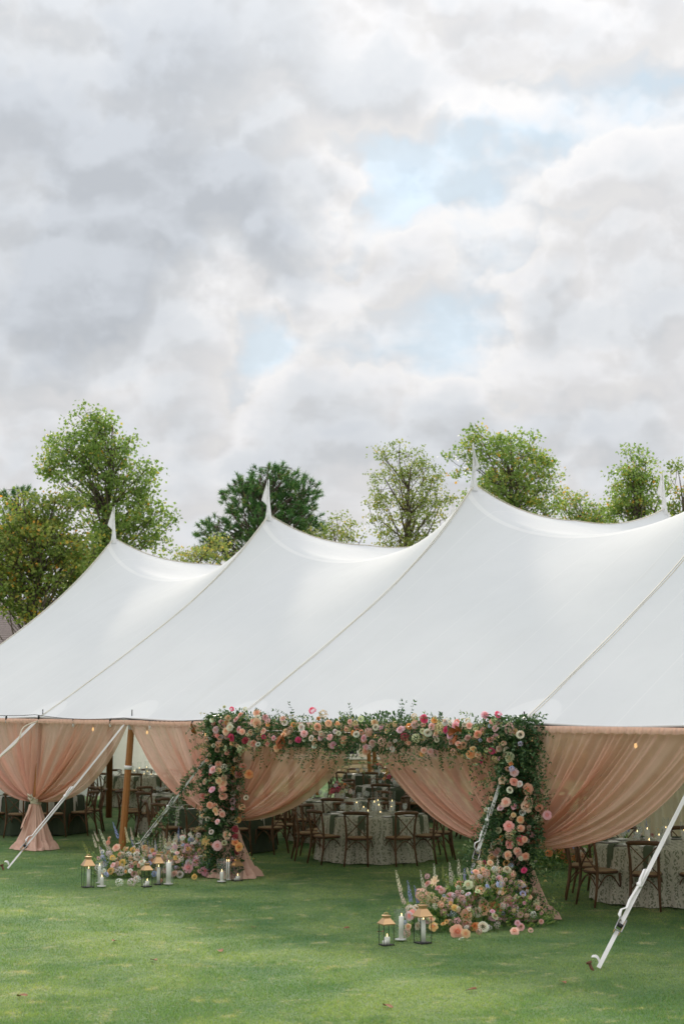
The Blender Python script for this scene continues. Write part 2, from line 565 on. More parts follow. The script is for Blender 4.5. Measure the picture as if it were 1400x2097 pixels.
def make_stone():
    m, k, out = new_mat('field_stone')
    p = obj_coord(k)
    oi = k.n('ShaderNodeObjectInfo')
    n = k.noise(p, 7.0, 6.0, 0.65)
    c = k.ramp(k.math('ADD', k.math('MULTIPLY', oi.outputs['Random'], 0.7), k.math('MULTIPLY', n, 0.3)),
               [(0.0, (0.30, 0.20, 0.10)), (0.4, (0.45, 0.32, 0.17)), (0.7, (0.55, 0.42, 0.25)), (1.0, (0.38, 0.32, 0.25))])
    k.link(principled(k, c, 0.9, 0.2, bump=n, bump_dist=0.02), out.inputs[0])
    return m


M['stone'] = make_stone()

# ------------------------------------------------------------------ mesh helpers


class MB:
    """collects shapes; build() links them as ONE mesh object"""
    def __init__(self):
        self.v, self.f, self.tone, self.uv = [], [], [], None

    def add(self, vs, fs, tone=None):
        o = len(self.v)
        self.v.extend([tuple(p) for p in vs])
        self.f.extend([tuple(i + o for i in q) for q in fs])
        self.tone.extend([0.5 if tone is None else tone] * len(vs) if not isinstance(tone, (list, tuple)) else tone)
        return self

    def box(self, c, s, rot=None, taper=1.0):
        x, y, z = s[0] / 2, s[1] / 2, s[2] / 2
        t = taper
        vs = [Vector(p) for p in [(-x, -y, -z), (x, -y, -z), (x, y, -z), (-x, y, -z), (-x * t, -y * t, z), (x * t, -y * t, z), (x * t, y * t, z), (-x * t, y * t, z)]]
        if rot is not None:
            vs = [rot @ p for p in vs]
        c = Vector(c)
        return self.add([p + c for p in vs], [(0, 3, 2, 1), (4, 5, 6, 7), (0, 1, 5, 4), (1, 2, 6, 5), (2, 3, 7, 6), (3, 0, 4, 7)])

    def tube(self, pts, rad, n=8, flat=1.0, cap=True, up=None):
        pts = [Vector(p) for p in pts]
        if not isinstance(rad, (list, tuple)):
            rad = [rad] * len(pts)
        vs, fs = [], []
        ref = Vector(up) if up else None
        for i, p in enumerate(pts):
            d = (pts[min(i + 1, len(pts) - 1)] - pts[max(i - 1, 0)]).normalized()
            r0 = ref if ref is not None else (Vector((0, 0, 1)) if abs(d.z) < 0.9 else Vector((1, 0, 0)))
            a = d.cross(r0).normalized()
            b = a.cross(d).normalized()
            for j in range(n):
                t = 2 * math.pi * j / n
                vs.append(p + a * (math.cos(t) * rad[i]) + b * (math.sin(t) * rad[i] * flat))
        for i in range(len(pts) - 1):
            for j in range(n):
                fs.append((i * n + j, i * n + (j + 1) % n, (i + 1) * n + (j + 1) % n, (i + 1) * n + j))
        if cap:
            fs.append(tuple(reversed(range(n))))
            fs.append(tuple(range((len(pts) - 1) * n, len(pts) * n)))
        return self.add(vs, fs)

    def lathe(self, prof, n=20, c=(0, 0, 0), cap=False):
        vs, fs = [], []
        for r, z in prof:
            for j in range(n):
                t = 2 * math.pi * j / n
                vs.append((c[0] + r * math.cos(t), c[1] + r * math.sin(t), c[2] + z))
        for i in range(len(prof) - 1):
            for j in range(n):
                fs.append((i * n + j, i * n + (j + 1) % n, (i + 1) * n + (j + 1) % n, (i + 1) * n + j))
        if cap:
            fs.append(tuple(reversed(range(n))))
            fs.append(tuple(range((len(prof) - 1) * n, len(prof) * n)))
        return self.add(vs, fs)

    def grid(self, rows, closed=False):
        """rows of points joined into a sheet"""
        n = len(rows[0])
        fs = []
        for i in range(len(rows) - 1):
            for j in range(n if closed else n - 1):
                fs.append((i * n + j, i * n + (j + 1) % n, (i + 1) * n + (j + 1) % n, (i + 1) * n + j))
        return self.add([p for r in rows for p in r], fs)

    def mesh(self, name, smooth=True):
        me = bpy.data.meshes.new(name)
        me.from_pydata(self.v, [], self.f)
        if smooth:
            me.polygons.foreach_set('use_smooth', [True] * len(me.polygons))
        at = me.attributes.new('tone', 'FLOAT', 'POINT')
        at.data.foreach_set('value', self.tone)
        me.update()
        return me

    def build(self, name, mat, parent=None, smooth=True, loc=None, rot=None):
        me = self.mesh(name, smooth)
        me.materials.append(mat)
        return link(name, me, parent, loc, rot)


def link(name, me, parent=None, loc=None, rot=None):
    o = bpy.data.objects.new(name, me)
    COL.objects.link(o)
    if parent is not None:
        o.parent = parent
    if loc is not None:
        o.location = loc
    if rot is not None:
        o.rotation_euler = rot
    return o


def tag(o, label=None, cat=None, group=None, kind=None):
    if label:
        o['label'] = label
    if cat:
        o['category'] = cat
    if group:
        o['group'] = group
    if kind:
        o['kind'] = kind
    return o


def thing(name, label, cat, loc=(0, 0, 0), rz=0.0, group=None):
    o = bpy.data.objects.new(name, None)
    COL.objects.link(o)
    o.empty_display_size = 0.2
    o.location = loc
    o.rotation_euler = (0, 0, rz)
    return tag(o, label, cat, group)


def copy_tree(src, parent=None):
    c = src.copy()
    COL.objects.link(c)
    c.parent = parent
    for ch in KIDS.get(src.name, []):
        copy_tree(ch, c)
    return c


KIDS = {}


def remember(root):
    """children lists of a prototype, read once"""
    for o in [root] + list(root.children_recursive):
        KIDS[o.name] = list(o.children)


def quick_mesh(name, verts, tris, tone, mat):
    """large triangle soup from numpy arrays"""
    me = bpy.data.meshes.new(name)
    nv, nt = len(verts), len(tris)
    me.vertices.add(nv)
    me.vertices.foreach_set('co', np.asarray(verts, dtype=np.float32).ravel())
    me.loops.add(nt * 3)
    me.loops.foreach_set('vertex_index', np.asarray(tris, dtype=np.int32).ravel())
    me.polygons.add(nt)
    me.polygons.foreach_set('loop_start', np.arange(0, nt * 3, 3, dtype=np.int32))
    me.update(calc_edges=True)
    at = me.attributes.new('tone', 'FLOAT', 'POINT')
    at.data.foreach_set('value', np.asarray(tone, dtype=np.float32))
    me.materials.append(mat)
    return me

# ------------------------------------------------------------------ lawn (the setting)
TH = 0.867
TC = Vector((-1.675, 24.63, 0.0))              # foot of the pole at the left of the flower arch
TD = Vector((math.cos(TH), -math.sin(TH), 0))  # along the front eave, towards the right and the camera
TN = Vector((math.sin(TH), math.cos(TH), 0))   # into the tent


def tent(u, v, z=0.0):
    return TC + TD * u + TN * v + Vector((0, 0, z))


b = MB()
b.add([(-400, -60, 0), (400, -60, 0), (400, 600, 0), (-400, 600, 0)], [(0, 1, 2, 3)])
lawn = b.build('lawn', M['lawn'], smooth=False)
tag(lawn, kind='structure')

rs = np.random.RandomState(3)
NB1, NB2 = 480000, 240000
y1 = 12.6 + (31.0 - 12.6) * rs.rand(NB1) ** 1.25
x1 = (rs.rand(NB1) - 0.5) * 2 * (0.235 * y1 + 0.3)
# thinner grass around the open part of the lawn, fading out
y2 = 7.0 + 25.0 * rs.rand(NB2)
side_ = np.where(rs.rand(NB2) < 0.5, -1.0, 1.0)
x2 = side_ * ((0.235 * y2 + 0.3) * np.where(y2 < 12.6, rs.rand(NB2), 1.0) + 6.0 * rs.rand(NB2) ** 1.9)
keep = rs.rand(NB2) < np.clip((y2 - 6.5) / 5.0, 0.0, 1.0)
xx, yy = np.concatenate([x1, x2[keep]]), np.concatenate([y1, y2[keep]])
NB = len(xx)
hh = (0.009 + 0.013 * rs.rand(NB)) * (0.75 + 0.5 * np.sin(xx * 2.3 + 1.7 * np.sin(yy * 1.9)) ** 2)
ang = rs.rand(NB) * 2 * np.pi
lean = hh * (0.2 + 0.9 * rs.rand(NB))
la = rs.rand(NB) * 2 * np.pi
wd_ = 0.0022 + 0.0022 * rs.rand(NB)
V = np.empty((NB, 3, 3), np.float32)
V[:, 0] = np.stack([xx - np.cos(ang) * wd_, yy - np.sin(ang) * wd_, np.zeros(NB)], 1)
V[:, 1] = np.stack([xx + np.cos(ang) * wd_, yy + np.sin(ang) * wd_, np.zeros(NB)], 1)
V[:, 2] = np.stack([xx + np.cos(la) * lean, yy + np.sin(la) * lean, hh], 1)
me = quick_mesh('grass', V.reshape(-1, 3), np.arange(NB * 3).reshape(-1, 3), np.repeat(rs.rand(NB), 3), M['blade'])
grass = link('grass', me)
tag(grass, 'short mown green grass of the lawn', 'grass', kind='stuff')

# ------------------------------------------------------------------ sailcloth tent
ZE, ZM = 2.42, 6.63
NU, NV = 240, 106
DU = BAY / 40.0
DV = 5.34 / 35.0
JA, JB = 35, 71                                   # the two rows of masts (v index)
VM = NV * DV                                      # depth of the tent
uu = (np.arange(NU + 1) - 120) * DU - 0.0         # -18.3 .. 18.3
vv = np.arange(NV + 1) * DV
U, Vv = np.meshgrid(uu, vv, indexing='ij')
end = np.clip((np.abs(U) - 2 * BAY) / BAY, 0, 1)
wfac = np.maximum(0.30, (np.clip(1 - end ** 2.4, 0, 1)) ** (1 / 2.4))
VV = VM / 2 + (Vv - VM / 2) * wfac
Z = np.full(U.shape, ZE)
fixed = np.zeros(U.shape, bool)
eave = ZE - 0.03 * np.sin(np.pi * U / (BAY / 2)) ** 2


def seam_z(v):
    a, bb = JA * DV, JB * DV
    if v <= a:
        t = v / a
        return ZE + (ZM - ZE) * (t - 0.22 * t * (1 - t) - 0.10 * math.sin(math.pi * t) * t * t)
    if v >= bb:
        return seam_z(VM - v) if VM - v <= a else ZM
    t = (v - a) / (bb - a)
    return ZM - 0.62 * 4 * t * (1 - t) * (0.75 + 0.25 * abs(2 * t - 1)) - 0.0


sz = np.array([seam_z(v) for v in vv])
seam_i = [120 + 40 * k for k in (-2, -1, 0, 1, 2)]
Z[:] = ZE + (sz[None, :] - ZE) * 0.75
for i in seam_i:
    Z[i, :] = sz
    fixed[i, :] = True
# the ridge between two masts of a row hangs in a shallow arc
for c0, c1 in zip(seam_i[:-1], seam_i[1:]):
    for i in range(c0, c1 + 1):
        t = (i - c0) / (c1 - c0)
        for j in (JA, JB):
            Z[i, j] = ZM - 1.16 * (4 * t * (1 - t)) ** 0.62
            fixed[i, j] = True
Z[:, 0] = eave[:, 0]
Z[:, -1] = eave[:, -1]
Z[0, :] = ZE
Z[-1, :] = ZE
fixed[:, 0] = fixed[:, -1] = True
fixed[0, :] = fixed[-1, :] = True
free = ~fixed[1:-1, 1:-1]
load = np.zeros(U.shape)
load[:, JA:JB + 1] = 0.16 * DU * DU / 4              # the cloth between the two mast rows sags a little
load = load[1:-1, 1:-1]
for it in range(3500):
    av = -load + 0.25 * (Z[2:, 1:-1] + Z[:-2, 1:-1] + Z[1:-1, 2:] + Z[1:-1, :-2])
    Z[1:-1, 1:-1] = np.where(free, Z[1:-1, 1:-1] + 1.0 * (av - Z[1:-1, 1:-1]), Z[1:-1, 1:-1])

tent_root = thing('sailcloth_tent', 'long white peaked sailcloth tent with pennants on its masts, on the lawn', 'tent', TC, -TH)
cuts = [0] + seam_i + [NU]
for c0, c1 in zip(cuts[:-1], cuts[1:]):
    b = MB()
    b.grid([[(U[i, j], VV[i, j], Z[i, j]) for j in range(NV + 1)] for i in range(c0, c1 + 1)])
    b.build('canopy_panel', M['canvas'], tent_root)
for i in seam_i:
    b = MB()
    b.tube([(U[i, j], VV[i, j], Z[i, j] + 0.005) for j in range(0, NV + 1)], 0.014, 6, 0.5)
    b.build('seam_webbing', M['seam'], tent_root)
    # a second, thinner rope lying beside the webbing
    b = MB()
    b.tube([(U[i, j] + 0.05 + 0.01 * math.sin(j * 0.7), VV[i, j], Z[i, j] + 0.004) for j in range(0, NV + 1)], 0.005, 5)
    b.build('seam_rope', M['rope'], tent_root)
for side in (0, NV):
    b = MB()
    b.tube([(U[i, side], VV[i, side] + (-0.012 if side == 0 else 0.012), Z[i, side] - 0.012) for i in range(0, NU + 1)], 0.022, 6, 0.9)
    b.build('eave_hem', M['hem'], tent_root)
b = MB()
b.tube([(U[i, 0], VV[i, 0] - 0.035, Z[i, 0] - 0.030 + 0.006 * math.sin(i * 0.9)) for i in range(60, 205)], 0.006, 5)
b.build('eave_dark_line', M['darksteel'], tent_root)  # thin dark line along the front eave, just below the hem

# masts with pennants
for r, j in enumerate((JA, JB)):
    for q, i in enumerate(seam_i):
        u, v = U[i, j], VV[i, j]
        b = MB()
        b.tube([(u, v, 0), (u, v, ZM * 0.5), (u, v, ZM - 0.14)], [0.075, 0.075, 0.04], 12)
        b.build('mast', M['mast'], tent_root)
        # cloth boot over the mast head
        b = MB()
        b.lathe([(0.085, -0.13), (0.062, -0.02), (0.050, 0.08), (0.036, 0.20), (0.024, 0.36), (0.014, 0.55), (0.010, 0.76), (0.0, 0.765)], 12, (u, v, ZM))
        b.build('mast_boot', M['flag'], tent_root)
        # limp pennant wrapped round the staff
        fr = random.Random(10 * r + q)
        side = -1 if q in (1, 2, 4) else 1
        side = {0: -1, 1: -1, 2: 1, 3: -1, 4: 1}[q] if r == 0 else -1
        rows = []
        for a in range(13):
            t = a / 12.0
            zz = ZM + 0.75 - 0.66 * t
            wdt = 0.012 + 0.115 * (t / 0.6 if t < 0.6 else max(0.0, 1 - (t - 0.6) / 0.12))
            if q == 2 and r == 0:
                wdt *= 1.5
            row = []
            for c in range(5):
                s = c / 4.0
                du = side * wdt * s * 0.86
                dv_ = 0.3 * wdt * math.sin(s * 4.0 + t * 2.0) - 0.03
                row.append((u + du * TD.x + 0.02 * (s - 0.5) + 0.0, v + dv_ + du * TN.x, zz - 0.06 * s))
            rows.append(row)
        b = MB()
        b.grid(rows)
        p = b.build('pennant', M['flag'], tent_root)
        sm = p.modifiers.new('thickness', 'SOLIDIFY')
        sm.thickness = 0.012

# side poles
pole_u = [k * BAY / 2 for k in range(-5, 6)]


def side_pole(u, v, out, vis=True):
    b = MB()
    base = (u - 0.02, v + out * 0.13, 0)
    top = (u, v - out * 0.03, ZE - 0.06)
    b.tube([base, tuple(0.5 * (base[k] + top[k]) for k in range(3)), top], [0.062, 0.062, 0.055], 8)
    p = b.build('side_pole', M['pole'], tent_root, smooth=False)
    b = MB()
    b.lathe([(0.0, 0.02), (0.06, 0.02), (0.063, -0.02), (0.063, -0.15)], 10, (top[0], top[1], ZE - 0.05))
    b.build('pole_cap', M['steel'], p)
    b = MB()
    b.tube([(u, v - out * 0.03, ZE - 0.05), (u, v - out * 0.03, ZE + 0.14)], 0.010, 6)
    b.build('pole_pin', M['darksteel'], p)
    return p, base, top


for u in pole_u:
    if abs(u - 3.05) < 0.1:
        continue                                  # the flower arch spans the entrance here
    p, base, top = side_pole(u, 0.03, -1)
    if abs(u + 3.05) < 0.1:
        b = MB()
        q0 = [base[k] + (top[k] - base[k]) * 0.655 for k in range(3)]
        q1 = [base[k] + (top[k] - base[k]) * 0.682 for k in range(3)]
        b.tube([q0, q1], 0.066, 10)
        b.build('white_tape_band', M['strap'], p)
    if u not in (-9.15, -6.1, -3.05):
        side_pole(u, VM - 0.03, 1)
for i in (4, 14, 24):
    for j in (0, NV):
        side_pole(U[i, j] * 0.997, VV[i, j], -1 if j == 0 else 1)

# ------------------------------------------------------------------ guy straps, stakes, ratchets


def guy(u_eave, foot, label, ratchet=0.30, knot=None, wid=0.044, stake_side=-1, eave_v=-0.05, bare=False):
    f = Vector(foot)
    top = tent(u_eave, eave_v, ZE - 0.06)
    root = thing('guy_strap', label, 'strap', f, 0.0, 'white guy straps of the tent')
    d = (top - f)
    L = d.length
    dn = d.normalized()
    side = dn.cross(Vector((0, -1, 0.25))).normalized()
    nrm = side.cross(dn).normalized()
    rt = Matrix((side, nrm, dn)).transposed()

    def loc(t, s=0.0, o=0.0):
        return dn * (t * L) + side * s + nrm * o
    # webbing: two lengths, upper and lower, meeting in the ratchet
    b = MB()
    for (t0, t1, w) in ((0.012, ratchet - 0.012, wid * 0.95), (ratchet + 0.012, 1.0, wid)):
        rows = []
        for a in range(15):
            t = t0 + (t1 - t0) * a / 14.0
            tw = 0.35 * math.sin(t * 7.0)
            sg = -0.010 * L * 4 * t * (1 - t)
            c = loc(t) + Vector((0, 0, sg * 0.4))
            sd = side * math.cos(tw) + nrm * math.sin(tw)
            nn = nrm * math.cos(tw) - side * math.sin(tw)
            rows.append([c - sd * w / 2 - nn * 0.003, c + sd * w / 2 - nn * 0.003, c + sd * w / 2 + nn * 0.003, c - sd * w / 2 + nn * 0.003])
        b.grid(rows, closed=True)
    b.build('webbing', M['strap'], root, smooth=False)
    if not bare:
        # ratchet buckle: two side plates, drum, handle
        rb = MB()
        for s in (-1, 1):
            rb.box(loc(ratchet, s * (wid / 2 + 0.008), 0.012), (0.004, 0.035, 0.17), rt)
        rc = rb.build('ratchet', M['brass'], root, smooth=False)
        rb = MB()
        rb.tube([loc(ratchet + 0.006, -wid / 2 - 0.018, 0.012), loc(ratchet + 0.006, wid / 2 + 0.018, 0.012)], 0.022, 10)
        rb.build('drum', M['darksteel'], rc)
        rb = MB()
        h0, h1 = loc(ratchet + 0.03, -wid / 2 - 0.014, 0.03), loc(ratchet - 0.022, -wid / 2 - 0.014, 0.075)
        h2, h3 = loc(ratchet - 0.022, wid / 2 + 0.014, 0.075), loc(ratchet + 0.03, wid / 2 + 0.014, 0.03)
        rb.tube([h0, h1, h2, h3], 0.007, 6)
        rb.build('handle', M['steel'], rc)
        # loose tail tied back along the strap with a knot and a loop
        k0 = knot or ratchet + 0.22
        b = MB()
        pts = [loc(ratchet + 0.02, -0.01, 0.02), loc(ratchet + 0.035, -0.055, 0.03), loc(ratchet + 0.055, -0.06, 0.02), loc(ratchet + 0.07, -0.02, 0.02),
               loc(ratchet + 0.1, -0.028, 0.012), loc(k0 - 0.02, -0.018, 0.014), loc(k0, -0.012, 0.016), loc(k0 + 0.02, -0.03, 0.016), loc(k0 + 0.055, -0.035, 0.016),
               loc(k0 + 0.062, -0.012, 0.02), loc(k0 + 0.03, -0.006, 0.02), loc(k0, 0.0, 0.018)]
        b.tube(pts, [0.018] * 6 + [0.022] + [0.016] * 5, 7, 0.35)
        b.build('tied_tail', M['strap'], root)
        b = MB()
        b.lathe([(0.0, -0.018), (0.028, -0.014), (0.036, 0.0), (0.028, 0.014), (0.0, 0.018)], 10)
        o = b.build('knot', M['strap'], root, loc=loc(k0, -0.008, 0.008))
        o.rotation_euler = rt.to_euler()
        b = MB()
        rows = []
        for a in range(6):
            t = a / 5.0
            c = loc(0.03 + 0.006 * math.sin(3 * t), -0.02 - 0.09 * t, 0.01 + 0.02 * math.sin(3 * t))
            rows.append([c + dn * 0.016, c - dn * 0.016])
        b.grid(rows)
        b.build('loose_end', M['strap'], root)
    b = MB()
    ax = Vector((stake_side * 0.38, 0.12, 0.9)).normalized()
    c0 = Vector((stake_side * 0.02, 0.0, -0.05))
    b.tube([c0, c0 + ax * 0.13], 0.016, 8)
    b.tube([c0 + ax * 0.13, c0 + ax * 0.15], 0.030, 10)
    b.build('stake', M['stake'], root)
    return root, f, top


guy(9.15, (2.55, 16.06, 0), 'nearest white guy strap with a brass ratchet, staked in the lawn at the right', 0.165, 0.33, 0.045)
G_D = guy(6.1, (1.34, 19.30, 0), 'white guy strap wound with greenery in front of the right arch column', 0.34, 0.52, 0.042)
G_C = guy(0.0, (-3.50, 24.75, 0), 'white guy strap wound with leaves behind the left flower mound', 0.14, 0.45, 0.030)
guy(-3.05, (-5.40, 25.6, 0), 'long white guy strap staked at the left edge, crossing the tied curtain', 0.145, 0.48, 0.030)
guy(-6.1, (-7.75, 27.4, 0), 'pale guy strap at the left edge in front of the tied curtain', 0.2, 0.55, 0.05)
# spare rope coiled and knotted on the leftmost strap
b = MB()
f0, t0 = Vector((-7.75, 27.4, 0)), tent(-6.1, -0.05, ZE - 0.02)
dd = t0 - f0
pts = []
for a in range(60):
    t = 0.60 + 0.40 * a / 59.0
    pts.append(f0 + dd * t + Vector((0.05 * math.sin(a * 0.25) + 0.06, -0.04, -0.07 * math.sin(a * 0.11))))
b.tube(pts, 0.014, 6)
o = b.build('spare_rope', M['rope'])
tag(o, 'pale rope hanging loosely along the leftmost guy strap', 'rope')

# ------------------------------------------------------------------ sheer curtains, gathered and tied at the poles


def curtain(u0, label, seed, zt=0.98, half=3.05, zap=1.0, group='blush sheer curtains of the tent front', skirt=True, col='sheer', tie='ivory_tie', v0=-0.02, top=ZE - 0.07, spread=0.30, left=True, right=True):
    cr = random.Random(seed)
    root = thing('sheer_curtain', label, 'curtain', tent(u0, v0), -TH, group)
    ph = [cr.uniform(0, 6.28) for _ in range(12)]

    def fold(s, t, amp):
        x = s * half
        w = (math.sin(x * 9 + ph[0] + 1.9 * math.sin(x * 2.1 + ph[1])) * 0.5 + math.sin(x * 21 + ph[2] + 1.6 * math.sin(x * 3.7 + ph[3])) * 0.42
             + (0.42 + 0.25 * math.sin(x * 2.7 + ph[4])) * math.sin(x * 54 + ph[5] + 2.5 * math.sin(x * 5.1 + ph[1]) + 1.5 * t))
        return amp * w
    for sg in ([-1] if left else []) + ([1] if right else []):
        rows = []
        NS, NT_ = 270, 30
        for i in range(NS + 1):
            s = i / NS
            row = []
            for j in range(NT_ + 1):
                t = j / NT_
                # strand: from the header straight-ish for the inner strands, hanging in a deep arc for the outer ones
                p0 = (s * half, top)
                p2 = (0.05 + 0.03 * s, zt - 0.02 - 0.10 * s)
                k = s ** 1.5
                sag = 0.62 * k
                c1 = (p0[0] * (0.60 + 0.02 * k) , p0[1] + (p2[1] - p0[1]) * (0.50 + 0.42 * k))
                c1 = (c1[0], c1[1] - 0.10 * k * zap)
                a, bq, c = (1 - t) ** 2, 2 * t * (1 - t), t * t
                x = a * p0[0] + bq * c1[0] + c * p2[0]
                z = a * p0[1] + bq * c1[1] + c * p2[1]
                amp = 0.095 * (0.30 + 0.9 * math.sin(math.pi * min(1, t * 1.15) * 0.62)) * (1 - 0.45 * t)
                y = fold(sg * s, t, amp)
                # secondary undulation of the strands in the plane of the curtain
                x += 0.035 * math.sin(s * 38 + ph[6] + 2.2 * t) * math.sin(math.pi * t)
                z += 0.03 * math.sin(s * 23 + ph[7] + 3.0 * t) * math.sin(math.pi * t)
                # the hem rolls inwards
                if s > 0.93:
                    y += 0.05 * (s - 0.93) / 0.07 * math.sin(math.pi * t)
                row.append((sg * x, y - 0.045 * t + (0.05 if t > 0.9 else 0.0) * (t - 0.9) * 10, z))
            rows.append(row)
        b = MB()
        b.grid(rows)
        b.build('swag', M[col], root)
    # ruffled header
    b = MB()
    rows = []
    n = 420
    u_lo, u_hi = (-half if left else 0.0), (half if right else 0.0)
    for i in range(n + 1):
        x = u_lo + (u_hi - u_lo) * i / n
        w = 0.008 * math.sin(x * 61 + 3 * math.sin(x * 5)) + 0.008 * math.sin(x * 103 + ph[8])
        rows.append([(x, -0.085 + w, top - 0.045 + 0.006 * math.sin(x * 37)), (x, -0.095 + w * 1.2, top), (x, -0.07 + w * 0.5, top + 0.035)])
    b.grid(rows)
    b.build('header', M['blush' if col == 'sheer' else col], root)
    if skirt:
        # gathered skirt below the tie, pooling on the grass
        rows = []
        for i in range(26):
            t = i / 25.0
            z = (zt - 0.14) * (1 - t) + 0.015
            rr = 0.085 + spread * (t ** 1.15) + (0.05 * max(0, t - 0.9) * 10)
            row = []
            for j in range(120):
                a = 2 * math.pi * j / 120
                w = 1 + (0.17 * math.sin(a * 9 + ph[9] + 1.1 * t) + 0.11 * math.sin(a * 17 + ph[10]) + 0.10 * math.sin(a * 5 + ph[11] + t * 1.5)) * (0.35 + 0.65 * t)
                zz = z + (0.05 * (0.5 + 0.5 * math.sin(a * 7 + ph[3])) if t > 0.84 and t < 0.97 else 0)
                row.append((rr * w * math.cos(a), 0.78 * rr * w * math.sin(a) - 0.02, max(0.012, zz)))
            rows.append(row)
        b = MB()
        b.grid(rows, closed=True)
        sk = b.build('skirt', M['blush'], root)
        # puddle
        rows = []
        for i in range(9):
            t = i / 8.0
            row = []
            for j in range(90):
                a = 2 * math.pi * j / 90
                rr = spread * 1.12 + 0.02 + 0.10 * t * (1 + 0.35 * math.sin(a * 6 + ph[2]) + 0.2 * math.sin(a * 13 + ph[1]))
                zz = 0.012 + 0.075 * math.sin(math.pi * t) * (0.75 + 0.25 * math.sin(a * 11 + ph[5]))
                row.append((rr * math.cos(a), 0.8 * rr * math.sin(a) - 0.02, zz))
            rows.append(row)
        b = MB()
        b.grid(rows, closed=True)
        b.build('puddle', M['blush'], sk)
    # tie band and a knotted bow tail
    b = MB()
    for q in range(5):
        z = zt - 0.04 - 0.026 * q
        r = 0.105 - 0.004 * abs(q - 2)
        b.tube([(r * math.cos(a), r * 0.85 * math.sin(a) - 0.02, z + 0.012 * math.sin(a * 2 + q)) for a in [2 * math.pi * i / 16 for i in range(17)]], 0.016, 6, cap=False)
    for sg in (-1, 1):
        b.tube([(0.02 * sg, -0.12, zt - 0.02), (0.07 * sg, -0.15, zt + 0.02), (0.085 * sg, -0.13, zt - 0.05), (0.02 * sg, -0.125, zt - 0.08)], 0.02, 6)
    b.build('tie', M[tie], root)
    if skirt:
        b = MB()
        rows = []
        for i in range(12):
            t = i / 11.0
            y = -0.11 - 0.16 * t
            wv_ = 0.02 * math.sin(t * 6)
            rows.append([(-0.07 - 0.02 * t + wv_, y, zt - 0.16 - 0.42 * t - 0.03 * t), (-0.03 + wv_, y - 0.035, zt - 0.16 - 0.44 * t), (0.01 + wv_, y - 0.005, zt - 0.16 - 0.40 * t), (0.05 + wv_ + 0.02 * t, y - 0.03, zt - 0.16 - 0.36 * t)])
        b.grid(rows)
        b.build('sash_tail', M['blush'], root)
    return root


curtain(-BAY, 'blush sheer curtain tied to the left pole with ivory cloth, skirt below', 1)
curtain(0.0, 'blush sheer curtain swept to the left flower column', 2)
curtain(BAY, 'blush sheer curtain swept to the right flower column', 3)

# interior curtain at the far left end and a white side wall
root = curtain(-14.2, 'blush curtain tied back inside the far left end of the tent', 5, zt=1.0, half=3.4, group='tied curtains inside the tent', v0=0.9, spread=0.22)
b = MB()
rows = []
for i in range(90):
    x = i / 89.0 * 9.0
    y = 0.03 * math.sin(x * 7) + 0.02 * math.sin(x * 17)
    rows.append([(x, y, 0.12 + 0.02 * math.sin(x * 3)), (x, y * 1.2 + 0.02, 0.75), (x, y + 0.05, 0.80), (x, y + 0.01, 1.4), (x, y + 0.04, 1.46), (x, y * 0.4, 2.4)])
b.grid(rows)
o = b.build('tent_side_wall', M['side_white'], None, loc=tent(-18.35, 3.0), rot=(0, 0, math.atan2(TN.y, TN.x)))
tag(o, 'white fabric side wall closing the far end of the tent', 'side wall')

# cream drapes at the right rear of the interior
b = MB()
rows = []
for i in range(140):
    x = i / 139.0 * 2.5
    y = 0.055 * math.sin(x * 19 + 1.5 * math.sin(x * 3)) + 0.025 * math.sin(x * 41)
    rows.append([(x * (1.06 if zz < 1 else 1.0) , y * (1.3 - 0.25 * zz), zz) for zz in (0.02, 0.6, 1.2, 1.8, 2.38)])
b.grid(rows)
o = b.build('cream_drape', M['cream_drape'], None, loc=(4.75, 30.6, 0), rot=(0, 0, R(-4)))
tag(o, 'tall pleated cream drape hanging behind the right tables', 'drape')

# ------------------------------------------------------------------ string lights


def light_string(pts, spacing, lit, label, drop=0.09, start=0.3):
    pts = [Vector(p) for p in pts]
    root = thing('string_lights', label, 'string lights', (pts[0].x, pts[0].y, pts[0].z), 0.0, 'string lights')
    org = pts[0]
    b = MB()
    fine_ = []
    for a, c in zip(pts[:-1], pts[1:]):
        for k in range(12):
            t = k / 12.0
            fine_.append(a.lerp(c, t) - org + Vector((0, 0, -0.05 * 4 * t * (1 - t))))
    fine_.append(pts[-1] - org)
    b.tube(fine_, 0.006, 5)
    b.build('cable', M['rubber'], root)
    acc, nxt = 0.0, start
    for a, c in zip(fine_[:-1], fine_[1:]):
        L = (c - a).length
        while acc + L > nxt:
            p = a.lerp(c, (nxt - acc) / L)
            b = MB()
            b.lathe([(0.0, 0.0), (0.012, 0.0), (0.020, -0.03), (0.020, -0.075), (0.0, -0.075)], 8)
            s = b.build('socket', M['rubber'], root, loc=p)
            b = MB()
            b.lathe([(0.012, -0.075), (0.020, -0.095), (0.023, -0.115), (0.017, -0.14), (0.0, -0.148)], 10)
            b.build('bulb', M['bulb_lit'] if lit else M['bulb_glass'], s)
            if not lit:
                b = MB()
                b.lathe([(0.0, -0.085), (0.006, -0.09), (0.006, -0.13), (0.0, -0.135)], 6)
                b.build('filament', M['wax'], s)
            nxt += spacing
        acc += L


light_string([tent(-9.15, -0.10, 2.52), tent(-6.1, -0.10, 2.46), tent(-3.05, -0.10, 2.42), tent(-0.3, -0.10, 2.43)], 1.24, False, 'black cable with clear bulbs strung along the left eave', start=1.95)
light_string([tent(-9.15, 1.6, 2.36), tent(-3.05, 2.2, 2.22), tent(3.05, 1.6, 2.34), tent(9.15, 2.2, 2.20)], 1.7, True, 'warm glowing bulbs strung behind the front curtains')
# ------------------------------------------------------------------ cross-back chairs


